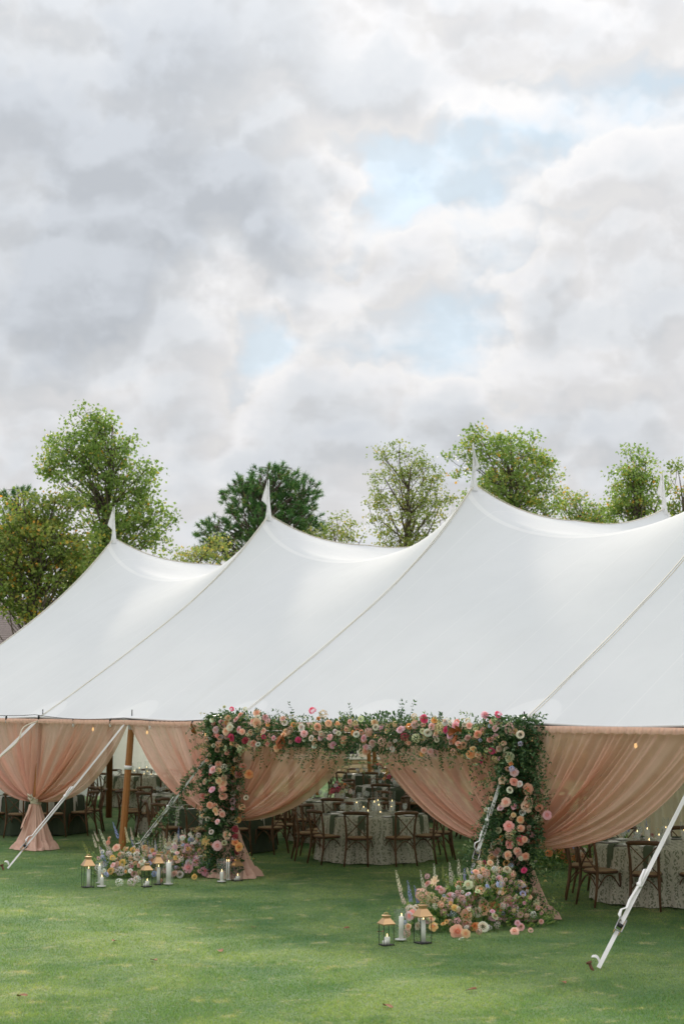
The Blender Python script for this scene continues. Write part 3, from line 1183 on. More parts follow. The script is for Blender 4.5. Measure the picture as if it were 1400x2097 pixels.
def make_chair():
    root = thing('crossback_chair', 'x', 'chair')
    # seat: rounded slab, wider in front (the chair faces +Y)
    b = MB()
    ring = []
    for a in range(24):
        t = 2 * math.pi * a / 24
        cx, cy = math.cos(t), math.sin(t)
        ex = math.copysign(abs(cx) ** 0.62, cx) * (0.205 + 0.02 * cy)
        ey = math.copysign(abs(cy) ** 0.62, cy) * 0.205
        ring.append((ex, ey))
    rows = [[(x * s, y * s, z) for x, y in ring] for s, z in ((0.02, 0.425), (0.93, 0.425), (1.0, 0.438), (1.0, 0.452), (0.96, 0.462))]
    b.grid(rows, closed=True)
    s = b.build('seat', M['chair'], root)
    b = MB()
    rows = [[(x * q, y * q, z) for x, y in ring] for q, z in ((0.95, 0.460), (0.9, 0.474), (0.5, 0.476), (0.03, 0.470))]
    b.grid(rows, closed=True)
    b.build('seat_pad', M['rush'], s)
    for sx in (-1, 1):
        b = MB()
        b.tube([(sx * 0.19, 0.175, 0.43), (sx * 0.195, 0.19, 0.25), (sx * 0.205, 0.215, 0.0)], [0.020, 0.018, 0.014], 8)
        b.build('front_leg', M['chair'], root)
        b = MB()
        b.tube([(sx * 0.200, -0.255, 0.0), (sx * 0.185, -0.205, 0.25), (sx * 0.178, -0.185, 0.45), (sx * 0.182, -0.205, 0.65), (sx * 0.198, -0.25, 0.86)],
               [0.014, 0.019, 0.021, 0.019, 0.017], 8)
        b.build('back_post', M['chair'], root)
        # bentwood brace under the seat
        b = MB()
        pts = [(sx * 0.192, -0.19 + 0.37 * t, 0.24 + 0.17 * math.sin(math.pi * t)) for t in [i / 8 for i in range(9)]]
        b.tube(pts, 0.009, 6)
        b.build('side_brace', M['chair'], root)
        # one arm of the X
        b = MB()
        pts = []
        for i in range(9):
            t = i / 8.0
            pts.append((sx * (0.178 - 0.356 * t), -0.243 + 0.05 * t - (0.016 + 0.006 * sx) * math.sin(math.pi * t), 0.83 - 0.36 * t))
        b.tube(pts, 0.013, 6, 0.6)
        b.build('cross_slat', M['chair'], root)
    b = MB()
    pts = []
    rr = []
    for i in range(13):
        t = i / 12.0
        x = -0.225 + 0.45 * t
        pts.append((x, -0.252 - 0.035 * math.sin(math.pi * t), 0.862 + 0.012 * math.sin(math.pi * t)))
        rr.append(0.016 if i in (0, 12) else 0.030)
    b.tube(pts, rr, 8, 1.0, up=(0, 0, 1))
    b.build('top_rail', M['chair'], root)
    for y in (0.19, -0.205):
        b = MB()
        b.tube([(-0.19 + 0.38 * t, y, 0.24 + 0.165 * math.sin(math.pi * t)) for t in [i / 8 for i in range(9)]], 0.009, 6)
        b.build('arch_brace', M['chair'], root)
    remember(root)
    return root


chair0 = make_chair()
chair_used = [False]
SIDES = ['near side left', 'near side right', 'right front', 'right end', 'right back', 'far side right', 'far side left', 'left back', 'left end', 'left front']


def in_view(x, y, margin=0.5):
    return y > 5 and abs(x) < 0.2194 * y + margin


def place_chair(p, rz, label, group):
    if chair_used[0]:
        c = copy_tree(chair0)
    else:
        c = chair0
        chair_used[0] = True
    c.location = p
    c.rotation_euler = (0, 0, rz)
    tag(c, label, 'chair', group)
    return c


# ------------------------------------------------------------------ tableware prototypes
def proto(name, parts, cat):
    """parts: list of (part name, mesh builder, material)"""
    if len(parts) == 1:
        o = parts[0][1].build(name, parts[0][2])
    else:
        o = thing(name, 'x', cat)
        for pn, mb, mt in parts:
            mb.build(pn, mt, o)
    o['category'] = cat
    o.location = (0, 0, -50)
    remember(o)
    return o


PROTOS = []


def stamp(pr, loc, rz, label, group, scale=1.0):
    if pr.get('used'):
        o = copy_tree(pr)
    else:
        o = pr
        pr['used'] = 1
    o.location = loc
    o.rotation_euler = (0, 0, rz)
    o.scale = (scale, scale, scale) if not isinstance(scale, tuple) else scale
    tag(o, label, None, group)
    return o


plate_p = proto('dinner_plate', [('dinner_plate', MB().lathe([(0.0, 0.006), (0.09, 0.006), (0.105, 0.010), (0.145, 0.020), (0.150, 0.018), (0.11, 0.002), (0.0, 0.0)], 24), M['china'])], 'plate')
gob_bowl = MB().lathe([(0.006, 0.085), (0.026, 0.095), (0.040, 0.125), (0.041, 0.155), (0.036, 0.185), (0.034, 0.185), (0.039, 0.155), (0.037, 0.127), (0.024, 0.099), (0.0, 0.092)], 16)
gob_foot = MB().lathe([(0.0, 0.0), (0.036, 0.0), (0.034, 0.004), (0.007, 0.014), (0.005, 0.05), (0.006, 0.088)], 14)
gob_water = MB().lathe([(0.0, 0.10), (0.026, 0.104), (0.036, 0.128), (0.0365, 0.150), (0.0, 0.150)], 14)
goblet_p = proto('water_goblet', [('bowl', gob_bowl, M['tumbler']), ('foot', gob_foot, M['tumbler']), ('water', gob_water, M['tumbler'])], 'glass')


def napkin_mesh():
    b = MB()
    rows = []
    for (y, z) in ((0.14, 0.012), (0.04, 0.014), (-0.02, 0.010), (-0.045, -0.02), (-0.052, -0.12), (-0.060, -0.22), (-0.062, -0.30)):
        rows.append([(x, y + 0.006 * math.sin(x * 55), z + 0.002 * math.sin(x * 80)) for x in [-0.062 + 0.124 * i / 6 for i in range(7)]])
    b.grid(rows)
    b.grid([[(x, y - 0.006, z + 0.005) for (x, y, z) in r] for r in rows])
    return b


nap_sage_p = proto('table_napkin', [('table_napkin', napkin_mesh(), M['sage_napkin'])], 'napkin')
nap_white_p = proto('table_napkin', [('table_napkin', napkin_mesh(), M['white_napkin'])], 'napkin')


def flame_mb(z, s=1.0):
    return MB().lathe([(0.0, z), (0.006 * s, z + 0.008 * s), (0.008 * s, z + 0.018 * s), (0.005 * s, z + 0.034 * s), (0.0, z + 0.050 * s)], 8)


def candle_jar(name, h, r, ch, cr_):
    gl = MB().lathe([(0.0, 0.004), (r - 0.004, 0.004), (r, 0.012), (r, h), (r - 0.004, h), (r - 0.004, 0.014)], 18)
    wax = MB().lathe([(0.0, 0.012), (cr_, 0.012), (cr_, ch), (cr_ * 0.8, ch + 0.002), (0.0, ch - 0.004)], 14)
    return proto(name, [('glass_cylinder', gl, M['glass']), ('candle', wax, M['wax']), ('flame', flame_mb(ch, 0.62), M['flame'])], 'candle')


tall_c = candle_jar('candle_in_glass', 0.36, 0.05, 0.20, 0.036)
mid_c = candle_jar('candle_in_glass', 0.25, 0.05, 0.13, 0.036)
votive_c = candle_jar('votive_candle', 0.09, 0.036, 0.04, 0.03)


def tablecloth(rad, h, seed, printed):
    tr = random.Random(seed)
    p1, p2 = tr.uniform(0, 6), tr.uniform(0, 6)
    n = 160
    rows, uvs = [], []
    prof = [(0.01, h), (rad * 0.5, h), (rad - 0.02, h), (rad, h - 0.008)] + [(rad + 0.012 + 0.075 * t, h - 0.03 - (h - 0.045) * t) for t in [i / 12 for i in range(13)]]
    b = MB()
    dist = 0.0
    pr, pz = prof[0]
    vcoord = []
    for r, z in prof:
        dist += math.hypot(r - pr, z - pz)
        pr, pz = r, z
        vcoord.append(dist)
        t = max(0.0, (h - 0.03 - z) / h)
        row = []
        for j in range(n):
            a = 2 * math.pi * j / n
            w = t ** 0.8 * (0.030 * math.sin(a * 18 + p1 + 1.3 * math.sin(a * 3)) + 0.022 * math.sin(a * 11 + p2) + 0.012 * math.sin(a * 37))
            row.append(((r + w) * math.cos(a), (r + w) * math.sin(a), max(0.012, z + (0.012 * math.sin(a * 9 + p2) if t > 0.9 else 0))))
        rows.append(row)
    b.grid(rows, closed=True)
    me = b.mesh('tablecloth')
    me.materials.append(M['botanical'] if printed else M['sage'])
    ul = me.uv_layers.new(name='UVMap')
    for poly in me.polygons:
        for li in poly.loop_indices:
            vi = me.loops[li].vertex_index
            i, j = divmod(vi, n)
            jj = j
            if j == 0 and any(me.loops[l2].vertex_index % n == n - 1 for l2 in poly.loop_indices):
                jj = n
            if i <= 2:
                co = me.vertices[vi].co
                ul.data[li].uv = (co.x, co.y)
            else:
                ul.data[li].uv = (2 * math.pi * jj / n * rad, vcoord[i])
    return me


TABLES = []


def table(x, y, desc, printed, nap, turn, seed, plates=True, chairs=range(10), settings=range(10)):
    """desc: how the table is singled out in labels"""
    h, rad = 0.76, 0.915
    t = thing('round_table', 'round table hidden under the cloth of ' + desc, 'table', (x, y, 0), 0.0, 'round dinner tables')
    MB().lathe([(0.0, h - 0.005), (rad - 0.02, h - 0.005), (rad - 0.012, h - 0.015), (rad - 0.02, h - 0.03), (0.0, h - 0.03)], 32).build('tabletop', M['pole'], t)
    for k in range(4):
        a = math.pi / 4 + k * math.pi / 2
        MB().tube([(0.62 * math.cos(a), 0.62 * math.sin(a), 0.0), (0.55 * math.cos(a), 0.55 * math.sin(a), h - 0.03)], 0.016, 8).build('leg', M['steel'], t)
    c = link('tablecloth', tablecloth(rad, h, seed, printed))
    c.location = (x, y, 0)
    tag(c, ('cream cloth printed with olive sprigs on ' if printed else 'plain dark sage green cloth on ') + desc, 'tablecloth', 'tablecloths')
    jr = random.Random(seed + 50)
    for k in range(10):
        a = turn + R(-108 + 36 * k)
        ca, sa = math.cos(a), math.sin(a)
        where = SIDES[k]
        if k in chairs and in_view(x + ca, y + sa):
            rr = 1.09 + jr.uniform(-0.04, 0.05)
            rz = a + math.pi / 2 + jr.uniform(-0.14, 0.14)
            place_chair((x + rr * ca, y + rr * sa, 0), rz, 'brown cross-back chair, %s of %s' % (where, desc), 'cross-back chairs')
        if k in settings and in_view(x + ca, y + sa, 0.0):
            if plates:
                stamp(plate_p, (x + 0.735 * ca, y + 0.735 * sa, h + 0.003), 0, 'white dinner plate, %s of %s' % (where, desc), 'dinner plates')
            stamp(nap_sage_p if nap == 'sage' else nap_white_p, (x + 0.885 * ca, y + 0.885 * sa, h + 0.012), a + math.pi / 2,
                  '%s napkin over the edge, %s of %s' % ('sage green' if nap == 'sage' else 'white', where, desc), 'napkins')
            a2 = a + 0.2
            stamp(goblet_p, (x + 0.56 * math.cos(a2), y + 0.56 * math.sin(a2), h + 0.002), 0, 'water goblet, %s of %s' % (where, desc), 'water goblets')
    return x, y, h


ORD = ['leftmost', 'second from left', 'third from left', 'fourth from left', 'fifth from left', 'sixth from left', 'sixth from right', 'fifth from right', 'fourth from right', 'third from right', 'second from right', 'rightmost']


def candle_cluster(x, y, h, desc, n, seed, spread=0.2):
    cr = random.Random(seed)
    pl = []
    for k in range(n):
        a = 2 * math.pi * k / n + cr.uniform(-0.2, 0.2)
        rr = spread * cr.uniform(0.5, 1.2)
        pl.append((rr * math.cos(a) * 1.5, rr * math.sin(a), (k * 2 + seed) % 3))
    pl.sort()
    for k, (px, py, q) in enumerate(pl):
        o = ORD[k] if k < (n + 1) // 2 else ORD[12 - (n - k)]
        stamp([tall_c, mid_c, votive_c][q], (x + px, y + py, h + 0.003), 0, 'lit %s candle in glass, %s on %s' % (['tall', 'short', 'votive'][q], o, desc), 'candles on the tables', cr.uniform(0.9, 1.12))


D1 = 'the front centre table'
D2 = 'the second sprig-print table'
D3 = 'the middle green bouquet table'
D3b = 'the farthest centre table'
D4 = 'the right edge table'
D5 = 'the table behind the tied curtain'
D6 = 'the green table left of the flowers'
D7 = 'the far left candle table'
D8 = 'the table behind the left flowers'
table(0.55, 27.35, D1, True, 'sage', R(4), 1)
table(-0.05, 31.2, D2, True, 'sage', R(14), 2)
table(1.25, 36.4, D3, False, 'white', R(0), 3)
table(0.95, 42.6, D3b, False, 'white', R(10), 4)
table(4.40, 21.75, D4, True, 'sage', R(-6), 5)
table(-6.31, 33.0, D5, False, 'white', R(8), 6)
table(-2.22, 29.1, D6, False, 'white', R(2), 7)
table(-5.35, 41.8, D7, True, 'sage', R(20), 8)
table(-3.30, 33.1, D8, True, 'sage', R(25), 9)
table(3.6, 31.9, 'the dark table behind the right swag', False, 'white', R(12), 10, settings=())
candle_cluster(0.55, 27.35, 0.76, D1, 12, 3, 0.24)
candle_cluster(4.40, 21.75, 0.76, D4, 10, 5, 0.26)
candle_cluster(-5.35, 41.8, 0.76, D7, 9, 4, 0.24)
candle_cluster(-3.30, 33.1, 0.76, D8, 6, 8, 0.2)
candle_cluster(-2.22, 29.1, 0.76, D6, 6, 9, 0.22)
candle_cluster(-6.31, 33.0, 0.76, D5, 5, 12, 0.22)

# flower positions: kind, colour, radius in cm, then position in cm
ARCH_FLOWERS = '''rg29,-26,261 dh431,-28,258 rP532,-35,244 rp454,-36,242 rP461,-33,249 dg365,-28,258 rp57,-40,226 rP533,-40,224 rw542,-39,230 rp467,-40,227 rP474,-40,224 dg387,-40,220 rh648,-40,215 rP446,-38,206 rb481,-39,211 rc4100,-38,207 dw4111,-38,206 hg666,-36,197 rc310,-40,217 rm424,-39,232 rm417,-37,238 rP499,-31,252 rp4123,-34,246 rP598,-37,240 rP6109,-38,237 rP4127,-40,226 dh3128,-40,217 rp4152,-40,216 hy4112,-40,227 rp4167,-35,244 dw4174,-37,238 rP4175,-40,221 rh4209,-40,214 rp4222,-40,223 rw4216,-39,232 hm5190,-39,229 dh5228,-29,256 hy6256,-32,251 rc5252,-39,233 dg4261,-40,224 dw4239,-40,217 rp4280,-40,219 dw4292,-40,227 dw4299,-40,225 rp4319,-36,241 hy4331,-37,239 dg4341,-35,245 ro3330,-40,226 dw4337,-40,224 rp3353,-40,219 hm5363,-40,228 rm4369,-40,213 rP524,-12,181 rc539,-12,170 rP513,-38,164 hw615,-29,168 rp54,-42,165 rc412,-39,174 rb3-4,-42,159 ro516,-12,163 rc627,-12,157 ro554,-12,159 rP513,-38,149 rP515,-32,144 rm59,-12,144 rm4-24,-38,146 rp41,-42,135 rc615,-31,125 dw415,-12,129 hm633,-12,137 rp515,-12,117 dw448,-12,124 rc5-4,-42,111 rP49,-41,104 rP311,-40,99 rp515,-12,107 rP438,-12,109 dg415,-32,100 dg4-11,-41,90 rp412,-39,87 dy528,-12,89 rP4-57,-26,70 dw40,-42,71 rP513,-22,66 rb421,-12,75 rb421,-12,64 dw419,-12,60 ro521,-12,55 ro532,-12,49 ro412,-18,29 ro511,-16,16 hb527,-12,42 rp516,-12,27 rp612,-39,51 sy6-18,-39,56 rc326,-33,191 dw3-3,-37,202 hm4103,-36,199 dg325,-33,192 hm412,-20,155 dw4375,-38,234 hm5363,-40,227 rp4353,-40,219 rm5370,-39,212 hm7390,-40,215 rp5426,-39,231 ro4442,-38,236 rp4451,-37,238 hb6435,-40,222 rh5467,-34,246 ro4487,-35,244 hy5447,-33,249 dw5479,-39,228 hg5457,-40,221 dg4469,-39,230 hy8501,-38,235 dg4497,-40,219 rp4486,-38,236 rP3496,-40,227 rw4510,-36,242 rh4513,-39,232 rp4522,-40,225 rp5529,-37,238 rP4554,-37,238 dg4566,-38,234 rp5553,-40,223 rc5572,-40,227 rP4536,-40,215 rP4562,-39,209 hl4576,-40,220 rc6594,-40,221 rp5601,-38,235 rp5577,-32,251 dh5600,-31,252 hl4590,-37,238 hm8625,-38,235 dw6644,-39,228 dh5595,-39,207 dg4586,-39,208 rm5608,-39,210 rP4617,-40,217 rh4562,-23,194 hl6630,-40,186 hl5645,-40,217 rP4470,-38,205 rp4483,-38,204 hy4598,-38,198 rc7632,-39,170 rc7640,-22,161 dw5627,-41,160 rp6621,-42,145 rp5611,-41,137 rP5640,-22,147 rP7640,-25,140 rc7648,-12,139 dw5638,-30,133 hm7649,-12,158 rp5662,-12,130 hg8647,-12,124 rP4631,-39,130 rc6625,-41,116 rP5637,-33,114 rm4640,-21,114 dg4607,-41,110 rp5640,-15,105 rh5637,-33,101 hy6625,-41,105 rP5602,-39,96 rc5625,-41,94 rc7637,-33,98 rp5588,-35,84 rm5603,-40,83 rP6624,-42,81 rc5639,-28,80 rP5592,-36,75 rh5568,-26,65 rc5590,-36,67 ry4575,-29,61 rh5639,-30,63 hl6627,-41,68 hw3640,-24,98 rp5635,-36,47'''
LEFT_MOUND = '''rP5-362,2479,50 rP5-350,2473,43 dy5-324,2471,39 dy5-353,2457,29 dy5-337,2451,22 dy5-353,2438,11 dm5-317,2438,7 rP5-334,2471,39 rP5-306,2476,42 hw6-338,2440,11 hw6-326,2342,4 hw6-308,2342,4 hw5-305,2383,4 hw5-329,2465,33 dw4-263,2475,36 rp5-274,2462,25 rp6-232,2486,43 dp5-215,2485,40 rp7-193,2492,45 rp7-232,2473,31 rp5-225,2464,21 rp7-236,2455,14 rp6-212,2452,9 hl7-216,2466,22 ry6-201,2474,29 dw5-248,2445,5 dy4-223,2414,4 hp5-253,2453,13 rm6-257,2444,6 rc5-259,2461,22 sy7-213,2499,53 rP5-182,2509,60 rb5-170,2509,59 ro5-167,2500,50 ro5-160,2495,44 ro5-175,2474,26 ro5-175,2462,14 rp5-169,2474,25 rm5-175,2484,35 rP5-269,2473,34 hw4-324,2452,21 hl4-357,2432,6 hl5-369,2457,30 hl5-297,2471,36 hw5-374,2442,16 hw4-360,2463,35 rm4-312,2454,21 rm3-345,2450,21 hp5-282,2446,10 rP4-292,2459,24 rP4-242,2472,31 hl5-204,2483,37 rp4-183,2460,13 hw4-194,2455,9 hm4-367,2431,6 dw3-300,2448,14 hg4-261,2367,4'''
RIGHT_MOUND = '''sP7112,1925,52 rp5103,1917,50 hP794,1899,40 hw680,1872,26 dw578,1861,20 rc581,1864,21 rp5129,1911,36 rc5142,1933,47 rp5141,1907,29 rp5149,1907,25 rP6160,1940,46 rP7152,1916,31 hw6166,1923,31 rc4160,1925,35 dw6160,1904,19 rP8169,1911,21 ro7184,1920,22 rP7146,1892,16 ro6156,1881,4 dw6165,1878,4 rP8131,1840,4 rP5141,1829,4 rm5146,1881,8 rp7200,1949,38 dp5206,1945,32 dp5191,1934,30 rp7199,1932,25 dp5218,1929,16 hw5183,1894,4 dp5209,1879,4 hp6221,1954,33 rp5183,1949,44 dg4187,1967,57 hm5119,1884,21 hl6131,1889,19 rm5120,1914,42 hy6105,1899,36 rp5180,1904,12 hl4192,1916,16 hP5112,1897,32 rP476,1845,10 hm574,1829,4 hm4158,1909,23 rp4142,1924,40 hm4129,1902,29 hw5177,1939,39 hl5191,1955,46 hw5209,1925,16 rm4232,1959,33 hl473,1850,14 hm4126,1874,11 hm5223,1925,11 hm4157,1840,4'''
LEFT_SPIKES = '''w-384,2486,60 w-386,2479,53 w-371,2486,58 w-367,2476,48 w-337,2492,61 w-328,2491,59 w-341,2465,35 w-307,2487,52 w-292,2484,48 w-279,2493,55 w-247,2500,58 w-240,2499,56 l-259,2501,61 l-259,2488,48 l-354,2498,68 l-366,2458,31 l-325,2481,48 l-225,2490,46 l-185,2500,51 w-357,2467,39 w-374,2465,39 w-313,2472,38 w-241,2476,34 l-206,2461,16 w-269,2484,45 g-392,2466,42 w-284,2478,42 w-318,2484,51 l-247,2461,20'''
RIGHT_SPIKES = '''w68,1905,55 w72,1889,41 w112,1937,62 w97,1920,55 w144,1951,60 w155,1958,61 w133,1943,58 w191,1973,60 w223,1945,26 w232,1983,51 w224,1936,18 l80,1896,44 l89,1896,40 l209,1983,60 l193,1958,47 l215,1961,41 g123,1940,60 w173,1958,54 w150,1944,52 w206,1930,21 w163,1961,61 w144,1937,49 w180,1957,51 g128,1930,50 l199,1969,53'''
# ------------------------------------------------------------------ flowers
PALETTE = {'P': (0.95, 0.68, 0.48), 'p': (0.93, 0.63, 0.64), 'h': (0.82, 0.12, 0.27), 'w': (0.90, 0.88, 0.80), 'c': (0.94, 0.52, 0.42), 'b': (0.42, 0.08, 0.11),
           'g': (0.74, 0.76, 0.54), 'y': (0.90, 0.68, 0.28), 'o': (0.93, 0.52, 0.22), 'm': (0.70, 0.47, 0.39), 'l': (0.58, 0.64, 0.86)}
SPIKE = {'w': (0.82, 0.78, 0.62), 'l': (0.38, 0.43, 0.75), 'g': (0.35, 0.42, 0.14)}
CNAME = {'P': 'peach', 'p': 'pink', 'h': 'hot pink', 'w': 'white', 'c': 'coral', 'b': 'burgundy', 'g': 'pale green', 'y': 'yellow', 'o': 'orange', 'm': 'dusky mauve', 'l': 'blue'}


def petal_sheet(b, r0, r1, z0, z1, a, w, cup, roll, tone):
    """one petal from the heart (r0,z0) to the lip (r1,z1), width w, cupped and rolled"""
    ca, sa = math.cos(a), math.sin(a)
    vs, ts = [], []
    for i in range(4):
        t = i / 3.0
        ww = w * (0.35 + 0.75 * math.sin(math.pi * (0.18 + 0.62 * t)))
        for j in (-1, 0, 1):
            rr = r0 + (r1 - r0) * t ** 1.3 + (roll * max(0, t - 0.6) * 2) - cup * abs(j) * 0.5
            zz = z0 + (z1 - z0) * t ** 0.75 - roll * max(0, t - 0.6) * 1.2 + (0.03 if j else 0)
            s = j * ww
            vs.append((rr * ca - s * sa, rr * sa + s * ca, zz))
            ts.append(tone)
    fs = []
    for i in range(3):
        for j in range(2):
            k = i * 3 + j
            fs.append((k, k + 1, k + 4, k + 3))
    b.add(vs, fs, ts)


def rose_mesh(seed, openness=1.0):
    r = random.Random(seed)
    b = MB()
    # tight bud in the heart, then wider and wider rings of petals
    b.lathe([(0.24, 0.10), (0.27, 0.30), (0.22, 0.46), (0.12, 0.54), (0.0, 0.56)], 9)
    for ring, (n, r0, r1, z0, z1, w, tone) in enumerate([(3, 0.14, 0.24, 0.05, 0.66, 0.22, 0.15), (4, 0.16, 0.38, 0.0, 0.62, 0.30, 0.4), (5, 0.18, 0.56, -0.04, 0.54, 0.40, 0.65),
                                                        (6, 0.2, 0.80, -0.10, 0.40, 0.48, 0.9), (7, 0.2, 1.04, -0.2, 0.20, 0.52, 1.0)]):
        off = r.uniform(0, 6)
        for k in range(n):
            a = off + 2 * math.pi * k / n + r.uniform(-0.12, 0.12)
            petal_sheet(b, r0, r1 * openness * r.uniform(0.92, 1.08), z0, z1 + r.uniform(-0.05, 0.05), a, w, 0.10 + 0.05 * ring, 0.04 + 0.04 * ring, tone)
    return b.mesh('rose')


def dahlia_mesh(seed):
    r = random.Random(seed)
    b = MB()
    n = 90
    for k in range(n):
        t = (k + 0.5) / n
        th = math.acos(1 - 1.55 * t)
        a = k * 2.39996
        d = Vector((math.sin(th) * math.cos(a), math.sin(th) * math.sin(a), math.cos(th)))
        e = Vector((-math.sin(a), math.cos(a), 0))
        f = d.cross(e)
        o = d * 0.55
        ln = 0.42 * r.uniform(0.9, 1.1)
        w = 0.13 + 0.03 * t
        tip = o + d * ln - f * 0.03
        b.add([o, o + d * ln * 0.6 + e * w + f * 0.05, tip, o + d * ln * 0.6 - e * w + f * 0.05], [(0, 1, 2), (0, 2, 3)], 0.35 + 0.6 * min(1, t * 1.5))
    return b.mesh('dahlia')


def hydrangea_mesh(seed):
    r = random.Random(seed)
    b = MB()
    n = 46
    for k in range(n):
        t = (k + 0.5) / n
        th = math.acos(1 - 1.5 * t)
        a = k * 2.39996 + r.uniform(-0.2, 0.2)
        d = Vector((math.sin(th) * math.cos(a), math.sin(th) * math.sin(a), math.cos(th) * 0.8)).normalized()
        c = d * r.uniform(0.75, 1.0)
        e = d.orthogonal().normalized()
        f = d.cross(e)
        ph = r.uniform(0, 3)
        for q in range(4):
            x = e * math.cos(ph + q * 1.5708) + f * math.sin(ph + q * 1.5708)
            y = d.cross(x)
            b.add([c, c + x * 0.13 + y * 0.10, c + x * 0.24 + d * 0.04, c + x * 0.13 - y * 0.10], [(0, 1, 2, 3)], r.uniform(0.3, 1.0))
    return b.mesh('hydrangea')


def star_mesh(seed):
    r = random.Random(seed)
    b = MB()
    for ring, (n, ln, z) in enumerate([(6, 1.0, 0.05), (6, 0.8, 0.22)]):
        for k in range(n):
            a = 2 * math.pi * k / n + ring * 0.5 + r.uniform(-0.1, 0.1)
            petal_sheet(b, 0.06, ln, 0.0, z + 0.15, a, 0.2, 0.08, 0.12, 1.0 if ring == 0 else 0.7)
    b.lathe([(0.16, 0.05), (0.16, 0.16), (0.08, 0.24), (0.0, 0.25)], 8)
    return b.mesh('star_flower')


def spike_mesh(seed, h=1.0):
    """a flower spike one unit tall, florets getting smaller upwards"""
    r = random.Random(seed)
    b = MB()
    n = 40
    for k in range(n):
        t = k / (n - 1.0)
        a = k * 2.39996 + r.uniform(-0.3, 0.3)
        z = 0.12 + 0.86 * t + r.uniform(-0.015, 0.015)
        s = 0.066 * (1 - 0.62 * t ** 1.5) * r.uniform(0.8, 1.2)
        c = Vector((math.cos(a) * s * 1.05, math.sin(a) * s * 1.05, z))
        d = Vector((math.cos(a), math.sin(a), r.uniform(-0.1, 0.5))).normalized()
        e = d.orthogonal().normalized()
        f = d.cross(e)
        for q in range(4):
            ph = q * 1.5708 + r.uniform(0, 0.5)
            x = e * math.cos(ph) + f * math.sin(ph)
            y = d.cross(x)
            b.add([c, c + x * s * 0.5 + y * s * 0.42 + d * s * 0.3, c + x * s * 0.95 + d * s * 0.25, c + x * s * 0.5 - y * s * 0.42 + d * s * 0.3], [(0, 1, 2, 3)], 0.5 + 0.5 * r.random())
    return b.mesh('flower_spike')


FM = {'r': [rose_mesh(s, o) for s, o in ((1, 1.0), (2, 0.9), (3, 1.05), (4, 0.8))], 'd': [dahlia_mesh(1), dahlia_mesh(2)], 'h': [hydrangea_mesh(1), hydrangea_mesh(2)],
      's': [star_mesh(1)], 'k': [spike_mesh(1), spike_mesh(2), spike_mesh(3)]}
for lst in FM.values():
    for me in lst:
        me.materials.append(M['petal'])
FNAME = {'r': 'rose', 'd': 'dahlia', 'h': 'hydrangea', 's': 'lily', 'k': 'flower_spike'}
fr = random.Random(21)


def flower(kind, col, rad, pos, facing, parent, jit=0.45):
    """pos and facing in the parent's own frame"""
    me = fr.choice(FM[kind])
    o = bpy.data.objects.new(FNAME[kind], me)
    COL.objects.link(o)
    o.parent = parent
    o.location = pos
    f = (Vector(facing).normalized() + Vector((fr.uniform(-jit, jit), fr.uniform(-jit, jit), fr.uniform(-jit, jit)))).normalized()
    q = f.to_track_quat('Z', 'Y')
    o.rotation_mode = 'QUATERNION'
    from mathutils import Quaternion
    o.rotation_quaternion = q @ Quaternion((0, 0, 1), fr.uniform(0, 6.28))
    q_ = fr.uniform(0.82, 1.14)
    o.scale = (rad * q_, rad * q_ * fr.uniform(0.88, 1.08), rad * q_ * fr.uniform(0.75, 1.35))
    c = PALETTE[col]
    if kind == 'h' and col == 'y':
        c = (0.74, 0.66, 0.38)
    if kind == 'h' and col == 'l':
        o.scale = (rad * 0.7, rad * 0.7, rad * 0.6)
    k = fr.uniform(0.88, 1.1)
    o.color = (min(1, c[0] * k * fr.uniform(0.96, 1.04)), min(1, c[1] * k * fr.uniform(0.9, 1.1)), min(1, c[2] * k * fr.uniform(0.9, 1.1)), 1.0)
    return o


def spike(col, h, pos, lean, parent):
    me = fr.choice(FM['k'])
    o = bpy.data.objects.new('flower_spike', me)
    COL.objects.link(o)
    o.parent = parent
    o.location = pos
    o.rotation_mode = 'QUATERNION'
    o.rotation_quaternion = Vector(lean).normalized().to_track_quat('Z', 'Y')
    o.scale = (h * 0.82, h * 0.82, h)
    c = SPIKE[col]
    o.color = (c[0] * fr.uniform(0.9, 1.05), c[1] * fr.uniform(0.9, 1.05), c[2] * fr.uniform(0.85, 1.05), 1.0)
    return o


